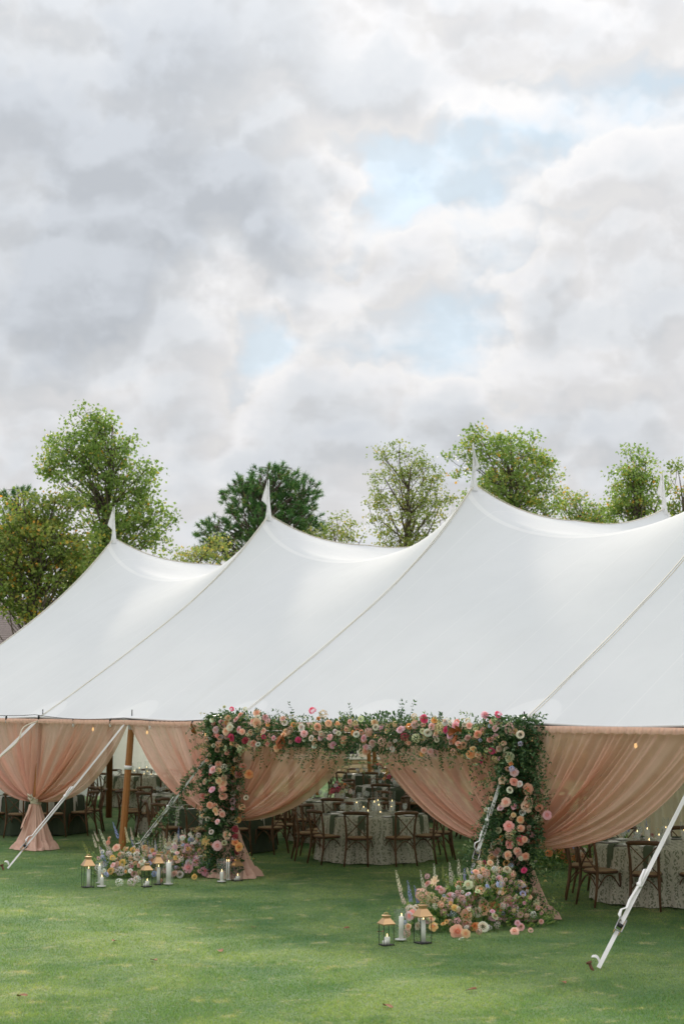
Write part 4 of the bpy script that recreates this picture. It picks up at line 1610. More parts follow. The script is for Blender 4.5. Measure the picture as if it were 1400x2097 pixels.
class Leaves:
    """triangle soup of leaves and stems"""
    def __init__(self, seed):
        self.r = random.Random(seed)
        self.v, self.t, self.c = [], [], []

    def leaf(self, p, d, ln, wd, tone=None):
        r = self.r
        d = Vector(d).normalized()
        e = d.cross(Vector((r.uniform(-1, 1), r.uniform(-1, 1), r.uniform(-1, 1)))).normalized()
        n = d.cross(e)
        o = len(self.v)
        m = p + d * ln * 0.45
        tip = p + d * ln - n * ln * 0.12
        self.v += [tuple(p), tuple(m + e * wd / 2 + n * wd * 0.22), tuple(tip), tuple(m - e * wd / 2 + n * wd * 0.22), tuple(m - n * wd * 0.05)]
        self.t += [(o, o + 1, o + 4), (o + 1, o + 2, o + 4), (o + 4, o + 2, o + 3), (o, o + 4, o + 3)]
        tn = r.random() if tone is None else tone
        self.c += [tn] * 5

    def stem(self, pts, w, tone=0.05):
        for a, c in zip(pts[:-1], pts[1:]):
            o = len(self.v)
            d = (c - a).normalized()
            s = d.cross(Vector((0.3, 0.9, 0.2))).normalized() * w
            s2 = d.cross(s).normalized() * w
            self.v += [tuple(a + s), tuple(a - s * 0.5 + s2), tuple(a - s * 0.5 - s2), tuple(c)]
            self.t += [(o, o + 1, o + 3), (o + 1, o + 2, o + 3), (o + 2, o, o + 3)]
            self.c += [tone] * 4

    def spray(self, p, d, length, n, ln=0.045, wd=0.02, droop=0.35, base=0.5):
        """a twig with leaves in pairs"""
        r = self.r
        p = Vector(p)
        d = Vector(d).normalized()
        pts = [p.copy()]
        steps = max(3, n // 2)
        tone = min(1.0, max(0.0, base + r.uniform(-0.3, 0.3)))
        for k in range(steps):
            d = (d + Vector((r.uniform(-0.18, 0.18), r.uniform(-0.18, 0.18), r.uniform(-0.15, 0.15) - droop / steps * 1.6))).normalized()
            p = p + d * (length / steps)
            pts.append(p.copy())
            for s in (-1, 1):
                sd = d.cross(Vector((r.uniform(-1, 1), r.uniform(-1, 1), r.uniform(-0.3, 1)))).normalized() * s
                self.leaf(p, d * 0.55 + sd, ln * r.uniform(0.75, 1.2), wd * r.uniform(0.8, 1.2), min(1, max(0, tone + r.uniform(-0.25, 0.25))))
        self.leaf(p, d, ln, wd, tone)
        self.stem(pts, 0.0022)

    def build(self, name, mat, parent=None):
        me = quick_mesh(name, np.array(self.v), np.array(self.t), np.array(self.c), mat)
        o = link(name, me, parent)
        o['kind'] = 'stuff'
        return o


def parse(s):
    out = []
    for t in s.split():
        i = 0
        while not (t[i].isdigit() and i > 0 and (t[i - 1].isalpha())):
            i += 1
        out.append(t)
    return out


def read_flowers(s):
    res = []
    for t in s.split():
        kind, col, size = t[0], t[1], int(t[2])
        x, y, z = (float(q) / 100 for q in t[3:].split(','))
        res.append((kind, col, size / 100.0, x, y, z))
    return res


def read_spikes(s):
    return [(t[0], *(float(q) / 100 for q in t[1:].split(','))) for t in s.split()]


# ---- the arch: two columns and a garland along the eave, in the tent's frame
arch = thing('flower_arch', 'arch of roses, dahlias and greenery framing the tent entrance', 'flower arch', TC, -TH)
L = Leaves(5)
ar = L.r
# hidden frame: three bars that carry the flowers
b = MB()
b.tube([(-0.02, -0.16, 0.0), (-0.02, -0.16, 2.25), (6.12, -0.16, 2.25), (6.12, -0.16, 0.0)], 0.02, 6)
b.build('frame', M['darksteel'], arch)


def col_leaves(u0, n_fill, n_spray, seed, z0=0.1, z1=2.5, halfw=0.36):
    for k in range(n_fill):
        z = ar.uniform(z0, z1)
        hw = halfw * (0.85 + 0.25 * math.sin(z * 5 + seed))
        a = ar.uniform(0, 2 * math.pi)
        q = math.sqrt(ar.random())
        p = Vector((u0 + hw * q * math.cos(a) + 0.05 * math.sin(z * 3 + seed), -0.2 + 0.20 * q * math.sin(a), z))
        d = Vector((math.cos(a), math.sin(a) - 0.5, ar.uniform(-0.9, 0.7)))
        L.leaf(p, d, ar.uniform(0.05, 0.10), ar.uniform(0.024, 0.048), ar.random() * 0.6)
    for k in range(n_spray):
        z = ar.uniform(z0, z1)
        a = ar.uniform(math.pi * 0.75, math.pi * 2.25)
        p = Vector((u0 + halfw * 0.7 * math.cos(a), -0.22 + 0.16 * math.sin(a), z))
        L.spray(p, (math.cos(a) * 1.2, math.sin(a), ar.uniform(-0.5, 0.6)), ar.uniform(0.18, 0.44), ar.randint(10, 18), 0.045, 0.02, 0.6, ar.uniform(0.2, 0.85))


col_leaves(-0.05, 4600, 130, 1)
col_leaves(6.15, 5000, 150, 2.2, halfw=0.40)
for k in range(7000):                                   # garland body
    u = ar.uniform(-0.35, 6.45)
    a = ar.uniform(0, 2 * math.pi)
    q = math.sqrt(ar.random())
    thick = 0.21 + 0.05 * math.sin(u * 2.1 + 0.6) + 0.03 * math.sin(u * 5.3)
    cz = 2.24 + 0.04 * math.sin(u * 1.7 + 1.0)
    p = Vector((u, -0.2 + 0.20 * q * math.sin(a), cz + thick * q * math.cos(a)))
    L.leaf(p, (ar.uniform(-0.8, 0.8), math.sin(a) - 0.6, math.cos(a) + ar.uniform(-0.5, 0.3)), ar.uniform(0.04, 0.085), ar.uniform(0.018, 0.034), ar.random() * 0.7)
for k in range(330):
    u = ar.uniform(-0.3, 6.4)
    a = ar.uniform(-2.6, 2.6)
    p = Vector((u, -0.28, 2.24 + 0.17 * math.cos(a)))
    up = math.cos(a)
    L.spray(p, (ar.uniform(-0.8, 0.8), -0.75, up * 1.1), ar.uniform(0.16, 0.36) * (1.15 if up < 0 else 0.9), ar.randint(8, 14), 0.045, 0.02, 0.75, ar.uniform(0.25, 0.9))
for u, hgt in ((0.25, 0.30), (0.7, 0.34), (1.05, 0.30), (1.6, 0.30), (1.75, 0.34), (2.9, 0.28), (3.15, 0.30), (4.05, 0.42), (4.2, 0.44), (4.35, 0.34), (4.85, 0.40), (6.35, 0.40), (6.5, 0.5)):
    for q in range(2):
        L.spray((u + ar.uniform(-0.06, 0.06), -0.25, 2.36), (0.5 if u > 6 else ar.uniform(-0.5, 0.5), -0.25, 1.0), hgt * ar.uniform(0.75, 1.0), 16, 0.045, 0.02, 0.7 if u < 6 else 1.0, 0.3)
for u in (0.55, 0.75, 0.9, 1.9, 2.15, 2.35, 2.5, 2.65, 2.8, 3.0, 4.6, 5.0, 5.45):     # trailing stems below the garland
    for q in range(2):
        L.spray((u + ar.uniform(-0.1, 0.1), -0.26, 2.08), (ar.uniform(-0.3, 0.3), -0.2, -1.0), ar.uniform(0.2, 0.42), 18, 0.04, 0.018, 0.2, 0.2)
for k in range(34):                                      # vines to the right of each column
    u0 = 0.28 if k % 3 == 0 else 6.45
    z = ar.uniform(1.0, 2.2)
    L.spray((u0, -0.2, z), (0.9, -0.15, ar.uniform(-0.2, 0.5)), ar.uniform(0.22, 0.5), 18, 0.045, 0.02, 1.3, 0.2)
L.build('foliage', M['arch_leaf'], arch)
for (kind, col, rad, u, v, z) in read_flowers(ARCH_FLOWERS):
    c0 = -0.05 if u < 3 else 6.15
    if z > 1.98:
        face = (0.3 * math.sin(u * 7) + 0.5, -0.8, (z - 2.2) * 1.2 + 0.2)
    else:
        face = ((u - c0) * 1.2 + 0.5, -0.8, 0.25)
    flower(kind, col, rad * (0.98 if u > 5.2 else 1.14), (u + 0.06, v - 0.055, z), face, arch)
for k in range(200):                                     # small blooms tucked into the leaves
    if k % 3:
        u, z, v = fr.uniform(-0.3, 6.4), fr.uniform(2.0, 2.45), -0.36
    else:
        c0 = fr.choice((-0.05, 6.15))
        u, z, v = c0 + fr.uniform(-0.33, 0.33), fr.uniform(0.4, 2.0), -0.36
    flower(fr.choice('rrhd'), fr.choice('PmpwgcPPcow'), fr.uniform(0.03, 0.056), (u + 0.03, v - 0.03, z), (0.5, -0.9, 0.2), arch)
for (u, z) in ((1.72, 2.18), (1.78, 2.10), (-0.42, 2.24), (5.35, 2.30), (6.55, 0.42), (5.42, 2.26)):   # broad rust leaves
    for q in range(3):
        b = MB()
        a = fr.uniform(0, 6.28)
        d = Vector((math.cos(a) * 0.6, -0.5, math.sin(a)))
        s = d.cross(Vector((0, 1, 0.2))).normalized()
        rows = []
        for i in range(6):
            t = i / 5.0
            w = 0.038 * math.sin(math.pi * (0.08 + 0.9 * t))
            c = Vector((0, 0, 0)) + d * 0.12 * t + Vector((0, -0.02 * math.sin(t * 3), 0))
            rows.append([c - s * w + Vector((0, -0.010, 0)), c, c + s * w + Vector((0, -0.010, 0))])
        b.grid(rows)
        b.build('rust_leaf', M['rustleaf'], arch, loc=(u + fr.uniform(-0.05, 0.05), -0.42, z + fr.uniform(-0.05, 0.05)))


# ---- flower mounds on the grass
def mound(name, label, centre, rx, ry, hgt, yaw, data, spikes, n_leaf, n_spray, seed, fill, cat='flower arrangement', leafh=0.16, fsz=1.1, fillc='wwPpwwlwy', extra=0):
    root = thing(name, label, cat, centre, 0.0, 'flower mounds on the grass')
    g = Leaves(seed)
    r = g.r
    cy, sy = math.cos(yaw), math.sin(yaw)

    def surf(a, q):
        x, y = rx * q * math.cos(a), ry * q * math.sin(a)
        z = hgt * (1 - q ** 2.4) * (0.85 + 0.2 * math.sin(x * 4.1 + seed))
        return Vector((x * cy - y * sy, x * sy + y * cy, max(0.0, z)))
    for k in range(n_leaf):
        a, q = r.uniform(0, 6.283), r.random() ** 0.75
        p = surf(a, q)
        p.z *= r.uniform(0.2, 1.05)
        g.leaf(p, (math.cos(a + yaw) * q, math.sin(a + yaw) * q, r.uniform(0.1, 1.2)), r.uniform(0.04, 0.08), r.uniform(0.014, 0.034), r.random())
    for k in range(n_spray):
        a, q = r.uniform(0, 6.283), math.sqrt(r.random()) * 0.95
        p = surf(a, q)
        p.z *= 0.6
        g.spray(p, (math.cos(a + yaw) * q * 1.1, math.sin(a + yaw) * q * 1.1, 1.0), r.uniform(0.6, 1.4) * leafh, r.randint(8, 18), 0.034, 0.013, 0.25, r.random())
    c = Vector(centre)
    for (kind, col, rad, x, y, z) in data:
        p = Vector((x, y, max(z, 0.05))) - c
        d = Vector((p.x * 0.5, p.y - 0.35, 0.35))
        p = p + Vector((0, -0.07, 0.01))
        flower(kind, col, rad * fsz, p, d, root, 0.4)
        g.stem([Vector((p.x * 0.8, p.y + 0.03, 0.0)), p], 0.003)
        if fr.random() < 0.75:
            p2 = p + Vector((fr.uniform(-0.13, 0.13), fr.uniform(-0.02, 0.08), fr.uniform(-0.09, 0.09)))
            p2.z = max(0.05, p2.z)
            flower(fr.choice('rdhr'), fr.choice(col + 'wPp'), rad * fsz * fr.uniform(0.55, 0.85), p2, d, root, 0.4)
    for k in range(extra):                               # more spires rising from the back of the mound
        a = r.uniform(0.2, 2.9) if k % 2 else r.uniform(3.3, 6.0)
        p = surf(a, r.uniform(0.0, 0.8))
        lean = Vector((p.x * 0.3 + r.uniform(-0.15, 0.15), r.uniform(-0.2, 0.1), 1.0))
        spike(r.choice('wwwwwwl'), r.uniform(0.20, 0.34), Vector((p.x, p.y, p.z * 0.78)), lean, root)
        g.stem([Vector((p.x * 0.9, p.y, 0.0)), Vector((p.x, p.y, p.z * 0.78)) + lean.normalized() * 0.2], 0.004, 0.5)
    for (col, x, y, z) in spikes:
        h = fr.uniform(0.20, 0.34)
        base = Vector((x + (c.x - x) * 0.03, y, max(0.05, z - h * 0.5))) - c
        lean = Vector(((x - c.x) * 0.32 + fr.uniform(-0.1, 0.1), fr.uniform(-0.2, 0.1), 1.0))
        spike(col, h, base, lean, root)
        g.stem([Vector((base.x * 0.9, base.y, 0.0)), base + lean.normalized() * h * 0.9], 0.004, 0.5)
    for k in range(fill):                                # filler blossoms over the near face and the top
        a, q = r.uniform(3.0, 6.4), r.uniform(0.0, 0.97)
        p = surf(a, q)
        p.z = p.z * r.uniform(0.6, 1.12) + 0.04
        p += Vector((0, -0.10, 0)) 
        if k % 2 == 0:
            flower(fr.choice('rrdhh'), fr.choice(fillc), fr.uniform(0.034, 0.056), p, (0.2 * math.cos(a), -0.8, 0.6), root)
            continue
        flower(fr.choice('hhrd'), fr.choice(fillc), fr.uniform(0.018, 0.032), p, (0.2 * math.cos(a), -0.8, 0.6), root)
    g.build('foliage', M['meadow_leaf'], root)
    return root


mound('flower_mound', 'long low meadow of pastel flowers at the foot of the left column', (-2.62, 24.84, 0), 1.26, 0.46, 0.58, R(7), read_flowers(LEFT_MOUND), read_spikes(LEFT_SPIKES), 4200, 360, 31, 210, fsz=1.15, extra=48, leafh=0.25)
mound('flower_mound', 'meadow of peach roses and spires at the foot of the right column', (1.62, 19.25, 0), 1.0, 0.50, 0.66, R(22), read_flowers(RIGHT_MOUND), read_spikes(RIGHT_SPIKES), 3600, 260, 32, 130, fsz=1.08, leafh=0.22, fillc='PwPwpmgyl', extra=14)


def random_flowers(n, cx, cy, rx, rz0, rz1, cols, seed, size=(4, 7)):
    r = random.Random(seed)
    return [(r.choice('rrrdh'), r.choice(cols), r.randint(*size) / 100.0, cx + r.uniform(-rx, rx), cy - r.uniform(0.1, 0.3), r.uniform(rz0, rz1)) for _ in range(n)]


mound('flower_mound', 'dark mound of orange and peach roses inside, behind the right column', (3.62, 26.0, 0), 0.52, 0.35, 0.46, 0.0, random_flowers(24, 3.62, 26.0, 0.42, 0.1, 0.5, 'ooPPcw', 4), [], 1500, 90, 33, 20)
mound('flower_mound', 'small purple and blue mound behind the chairs of the right table', (4.75, 25.6, 0), 0.45, 0.35, 0.55, 0.0, random_flowers(14, 4.75, 25.6, 0.35, 0.2, 0.6, 'lmpw', 5, (3, 5)), [('l', 4.6, 25.5, 0.7), ('l', 4.9, 25.5, 0.72)], 1300, 90, 34, 20)

# ---- bouquets on the tables


def bouquet(x, y, h, label, n, rad, cols, seed):
    root = thing('table_bouquet', label, 'bouquet', (x, y, h), 0.0, 'table bouquets')
    MB().lathe([(0.0, 0.0), (0.055, 0.0), (0.075, 0.04), (0.085, 0.10), (0.078, 0.14), (0.07, 0.14), (0.0, 0.12)], 18).build('vase', M['china'], root)
    g = Leaves(seed)
    r = random.Random(seed)
    for k in range(160):
        a, e = r.uniform(0, 6.28), r.uniform(0.0, 1.5)
        d = Vector((math.cos(a) * math.cos(e), math.sin(a) * math.cos(e), math.sin(e)))
        g.leaf(Vector((0, 0, 0.15)) + d * rad * r.uniform(0.3, 1.0), d, 0.055, 0.025)
    for k in range(14):
        a = r.uniform(0, 6.28)
        g.spray((0, 0, 0.16), (math.cos(a), math.sin(a), r.uniform(0.1, 1.2)), rad * 1.25, 12)
    g.build('foliage', M['arch_leaf'], root)
    for k in range(n):
        t = (k + 0.5) / n
        th = math.acos(1 - 1.05 * t)
        a = k * 2.39996
        d = Vector((math.sin(th) * math.cos(a), math.sin(th) * math.sin(a), math.cos(th)))
        flower(r.choice('rrrdh'), r.choice(cols), r.uniform(0.04, 0.06), Vector((0, 0, 0.16)) + d * rad * r.uniform(0.85, 1.05), d, root, 0.2)


bouquet(-0.05, 31.2, 0.762, 'low white vase of cream, peach and hot pink flowers on the second table', 26, 0.20, 'wwPPogwh', 61)
bouquet(1.25, 36.4, 0.762, 'large bouquet of orange, coral and white roses on the middle green table', 30, 0.30, 'ooPcchwy', 62)
bouquet(0.95, 42.6, 0.762, 'distant small bouquet on the far table', 14, 0.16, 'wgPc', 63)
bouquet(-3.30, 33.1, 0.762, 'low bouquet among candles behind the left column', 14, 0.16, 'wPpg', 64)

# ---- greenery wound on two of the guy straps


def strap_greens(top, foot, t0, t1, n, label, seed, out=0.16):
    root = thing('leafy_garland', label, 'garland', foot, 0.0, 'leaf garlands on the straps')
    g = Leaves(seed)
    r = g.r
    for k in range(n):
        t = r.uniform(t0, t1)
        p = (foot.lerp(top, t)) - foot
        a = r.uniform(0, 6.28)
        clump = 0.5 + 0.5 * math.sin(t * 26 + seed)
        o = Vector((math.cos(a), 0.5 * math.sin(a), 0.6 * math.sin(a)))
        g.spray(p + o * 0.03, o + Vector((0, 0, -0.25)), out * (0.5 + clump) * r.uniform(0.7, 1.3), r.randint(8, 14), 0.044, 0.022, 0.8, r.uniform(0.2, 0.8))
    vine = []
    for k in range(40):
        t = t0 + (t1 - t0) * k / 39.0
        p = foot.lerp(top, t) - foot
        vine.append(p + Vector((0.04 * math.cos(k * 0.9), 0.03 * math.sin(k * 0.9), 0.0)))
    o = g.build('leaves', M['arch_leaf'], root)
    MB().tube(vine, 0.005, 5).build('vine', M['stem'], root)


strap_greens(G_C[2], G_C[1], 0.12, 0.97, 170, 'leafy vine wound up the strap left of the left flower column', 71, 0.17)
strap_greens(G_D[2], G_D[1], 0.10, 0.60, 120, 'leafy vine wound round the strap before the right flower column', 72, 0.20)
# ------------------------------------------------------------------ lanterns and candles on the grass


def lantern(x, y, h, w, label, rz, candle_h, seed=0):
    root = thing('candle_lantern', label, 'lantern', (x, y, 0.004), rz, 'gold topped lanterns on the grass')
    gh = h * 0.64
    b = MB()
    b.box((0, 0, 0.006), (w, w, 0.012))
    b.build('base', M['darksteel'], root, smooth=False)
    for sx in (-1, 1):
        for sy in (-1, 1):
            MB().box((sx * (w / 2 - 0.004), sy * (w / 2 - 0.004), gh / 2 + 0.012), (0.0055, 0.0055, gh)).build('frame_bar', M['darksteel'], root, smooth=False)
    for k in range(4):
        a = k * math.pi / 2
        MB().box((0, -(w / 2 - 0.002), gh / 2 + 0.012), (w - 0.016, 0.002, gh - 0.006)).build('glass_pane', M['glass'], root, smooth=False, rot=(0, 0, a))
    b = MB()
    z0 = gh + 0.012
    q = w / 2 + 0.012

    def ring(r, z):
        return [(-r, -r, z), (r, -r, z), (r, r, z), (-r, r, z)]
    rows = [ring(q * 0.85, z0), ring(q, z0), ring(q, z0 + 0.012), ring(q * 0.92, z0 + 0.018), ring(q * 0.46, z0 + h * 0.20), ring(q * 0.40, z0 + h * 0.205)]
    b.grid(rows, closed=True)
    rf = b.build('roof', M['copper'], root, smooth=False)
    b = MB()
    b.grid([ring(q * 0.40, z0 + h * 0.20), ring(q * 0.40, z0 + h * 0.255), ring(q * 0.52, z0 + h * 0.26), ring(q * 0.52, z0 + h * 0.29), ring(q * 0.40, z0 + h * 0.30), ring(0.002, z0 + h * 0.302)], closed=True)
    b.build('chimney', M['copper'], rf, smooth=False)
    MB().tube([(0.03 * math.cos(a), 0.0, z0 + h * 0.31 + 0.022 * math.sin(a)) for a in [i * math.pi / 8 for i in range(9)]], 0.0035, 5).build('ring', M['copper'], rf)
    cr_ = 0.026 if candle_h > 0.1 else 0.032
    cd = MB().lathe([(0.0, 0.0), (cr_, 0.0), (cr_, candle_h), (cr_ * 0.7, candle_h + 0.003), (0.0, candle_h - 0.004)], 16).build('candle', M['wax'], root, loc=(0.01, 0, 0.013))
    flame_mb(candle_h + 0.004, 0.75).build('flame', M['flame'], cd)
    if candle_h < 0.1:
        MB().lathe([(0.0, 0.0), (0.022, 0.0), (0.022, candle_h * 0.55), (0.0, candle_h * 0.55)], 12).build('candle', M['wax'], root, loc=(-0.035, -0.02, 0.013))


def glass_candle(x, y, h, r, ch, label, cr_=0.03, tilt=0.0, tapers=0):
    root = thing('candle_in_glass', label, 'candle', (x, y, 0.004), 0.0, 'glass cylinder candles on the grass')
    MB().lathe([(0.0, 0.004), (r - 0.004, 0.004), (r, 0.010), (r, h), (r - 0.003, h + 0.001), (r - 0.004, 0.012), (0.0, 0.012)], 24).build('glass_cylinder', M['glass'], root)
    MB().lathe([(0.0, 0.0), (r * 0.9, 0.0), (r * 0.9, 0.012), (0.0, 0.012)], 20).build('base_plate', M['china'], root, loc=(0, 0, 0.013))
    if tapers:
        for k in range(tapers):
            o = MB().tube([(0, 0, 0.0), (0, 0, ch)], [0.011, 0.009], 10).build('taper', M['wax'], root, loc=(0.012 + 0.03 * k - 0.03, 0.01 * k, 0.026))
            flame_mb(ch, 0.7).build('flame', M['flame'], o)
    else:
        o = MB().lathe([(0.0, 0.0), (cr_, 0.0), (cr_, ch), (cr_ * 0.75, ch + 0.003), (0.0, ch - 0.004)], 16).build('candle', M['wax'], root, loc=(0.004, 0, 0.026), rot=(0, tilt, 0))
        flame_mb(ch + 0.002, 0.75).build('flame', M['flame'], o)


lantern(-3.70, 23.20, 0.46, 0.155, 'leftmost gold topped lantern with a tall candle, left of the left flower mound', R(24), 0.25)
lantern(-2.85, 23.26, 0.35, 0.125, 'small gold topped lantern with a low candle before the left flower mound', R(28), 0.07)
lantern(-2.72, 23.55, 0.46, 0.125, 'tall gold topped lantern in the middle of the left flower mound', R(22), 0.24)
lantern(-1.58, 24.02, 0.33, 0.125, 'gold topped lantern with a low candle at the foot of the left column', R(30), 0.06)
lantern(0.49, 17.70, 0.335, 0.13, 'front gold topped lantern with a stub candle on the open lawn', R(25), 0.075)
lantern(0.90, 17.85, 0.435, 0.15, 'tall gold topped lantern beside the right flower mound', R(28), 0.24)
glass_candle(-3.60, 23.62, 0.34, 0.055, 0.24, 'narrow glass candle behind the leftmost lantern', 0.022)
glass_candle(-3.50, 23.20, 0.34, 0.075, 0.12, 'glass cylinder with a short pillar candle right of the leftmost lantern', 0.028)
glass_candle(-2.56, 23.50, 0.36, 0.08, 0.30, 'glass cylinder with a thick tall pillar candle before the left flower mound', 0.040)
glass_candle(-1.80, 23.82, 0.35, 0.075, 0.13, 'glass cylinder with a stub candle left of the lantern at the left column', 0.028)
glass_candle(-1.72, 24.05, 0.30, 0.05, 0.26, 'glass of two thin taper candles at the foot of the left column', tapers=2)
glass_candle(0.66, 18.02, 0.35, 0.072, 0.245, 'glass cylinder with a tall candle between the two right lanterns', 0.028, R(1.5))

# ------------------------------------------------------------------ fallen leaves and blossoms on the lawn
spots = [(-1.95, 16.6, 'd'), (-2.55, 17.9, 'd'), (-1.05, 19.0, 'd'), (0.05, 18.9, 'd'), (-2.9, 14.6, 'd'), (0.45, 18.6, 'd'), (-1.3, 17.2, 'd'), (-3.3, 14.9, 'd'), (0.4, 14.1, 'd'), (2.1, 15.3, 'd'), (1.2, 14.9, 'd')]
lr = random.Random(9)
WHERE = ['left of centre in the foreground', 'at the left of the lawn', 'below the left flower mound', 'in the middle of the lawn', 'at the lower left corner', 'just left of the front lantern', 'left of centre half way up the lawn',
         'at the left edge', 'at the bottom centre', 'left of the right ratchet', 'right of centre at the bottom']
for i, (x, y, k) in enumerate(spots):
    b = MB()
    rows = []
    for a in range(5):
        t = a / 4.0
        w = 0.030 * math.sin(math.pi * (0.1 + 0.85 * t))
        rows.append([(-w, 0.10 * t - 0.05, 0.018 + 0.012 * math.sin(3 * t)), (0, 0.10 * t - 0.05, 0.010 + 0.008 * t), (w, 0.10 * t - 0.05, 0.02 + 0.010 * math.cos(3 * t))])
    b.grid(rows)
    o = b.build('fallen_leaf', M['dryleaf'], None, loc=(x, y, 0.008), rot=(lr.uniform(-0.2, 0.2), lr.uniform(-0.2, 0.2), lr.uniform(0, 6.28)))
    tag(o, 'dry brown leaf lying on the grass ' + WHERE[i], 'leaf', 'fallen leaves')
for (x, y, col, rad, lab) in ((1.34, 18.0, 'w', 0.03, 'tiny pale blossom fallen on the grass before the right mound'), (2.0, 18.55, 'P', 0.05, 'peach rose head fallen on the grass right of the right mound'),
                              (2.2, 18.65, 'p', 0.04, 'pale pink dahlia head fallen beside the right column')):
    o = flower('r' if col != 'p' else 'd', col, rad, (x, y, 0.03), (0, -0.5, 1), None)
    tag(o, lab, 'flower', 'fallen blossoms')

# ------------------------------------------------------------------ trees behind the tent


def limb_path(r, a, c, bend):
    pts = []
    off = Vector((r.uniform(-1, 1), r.uniform(-1, 1), r.uniform(-0.3, 0.6))) * bend
    for k in range(6):
        t = k / 5.0
        pts.append(a.lerp(c, t) + off * math.sin(math.pi * t))
    return pts


def crown_tree(name, label, Y, lobes, dens, leaf, mat, seed, trunk_r=0.22, gap=0.0, group='trees behind the tent', clump_r=0.34, tone_bias=0.0):
    """lobes: (x, z, rx, rz) of the crown; leaves hang in clumps on twigs inside them"""
    r = random.Random(seed)
    nr = np.random.RandomState(seed)
    top = max(l[1] + l[3] for l in lobes)
    cx = sum(l[0] * l[2] for l in lobes) / sum(l[2] for l in lobes)
    root = thing(name, label, 'tree', (cx, Y, 0), 0.0, group)
    tb = MB()
    zb = min(l[1] - l[3] for l in lobes)
    spine = [Vector((0.25 * math.sin(t * 3 + seed) * t, 0.1 * math.sin(t * 5), top * 0.93 * t)) for t in [i / 12 for i in range(13)]]
    tb.tube(spine, [trunk_r * (1.25 if i == 0 else 1) * (1 - 0.9 * i / 12) for i in range(13)], 8)
    clumps = []
    for (lx, lz, rx, rz) in lobes:
        vol = rx * rz * min(rx, 1.4)
        n = max(3, int(vol * dens * 1.35))
        for k in range(n):
            d = Vector((r.gauss(0, 1), r.gauss(0, 1), r.gauss(0, 1))).normalized() * (r.random() ** 0.42)
            p = Vector((lx - cx + d.x * rx * 1.1, d.y * min(rx * 1.15, 1.8), lz + d.z * rz * 1.1))
            clumps.append(p)
    for i, p in enumerate(clumps):
        if i % 3 == 0:
            zz = max(zb * 0.5, p.z - r.uniform(0.8, 2.0))
            k = min(12, int(zz / (top * 0.93) * 12))
            a = spine[k]
            pts = limb_path(r, a, p, 0.22)
            rad = 0.045 if i % 9 == 0 else 0.022
            tb.tube(pts, [rad * (1 - 0.75 * q / 5) for q in range(6)], 4, cap=False)
        elif i > 2:
            pts = limb_path(r, clumps[i - i % 3] * 0.6 + p * 0.4 + Vector((0, 0, -0.2)), p, 0.1)
            tb.tube(pts[::2] + [pts[-1]], 0.012, 3, cap=False)
    tb.build('trunk', M['bark'], root)
    # leaves
    vs, ts, tn = [], [], []
    per = 32
    P = np.repeat(np.array([tuple(p) for p in clumps]), per, axis=0)
    n = len(P)
    off = nr.normal(size=(n, 3)) * np.array([clump_r, clump_r, clump_r * 0.62]) * 0.55
    P = P + off
    ln = leaf * 0.86 * (0.7 + 0.6 * nr.rand(n))
    d = nr.normal(size=(n, 3))
    d[:, 2] -= 0.4
    d /= np.linalg.norm(d, axis=1)[:, None]
    e = np.cross(d, nr.normal(size=(n, 3)))
    e /= np.linalg.norm(e, axis=1)[:, None]
    m = np.cross(d, e)
    V = np.empty((n, 4, 3))
    V[:, 0] = P
    V[:, 1] = P + d * (ln * 0.5)[:, None] + e * (ln * 0.42)[:, None] + m * (ln * 0.12)[:, None]
    V[:, 2] = P + d * ln[:, None]
    V[:, 3] = P + d * (ln * 0.5)[:, None] - e * (ln * 0.42)[:, None] + m * (ln * 0.12)[:, None]
    o = np.arange(n)[:, None] * 4
    T = np.concatenate([o + np.array([[0, 1, 2]]), o + np.array([[0, 2, 3]])])
    ct = np.repeat(nr.rand(len(clumps)), per)
    tone = np.clip(0.55 * nr.rand(n) + 0.45 * ct + tone_bias + 0.18 * (nr.rand(n) > 0.93), 0, 1)
    me = quick_mesh('crown', V.reshape(-1, 3), T, np.repeat(tone, 4), mat)
    link('crown', me, root)
    return root


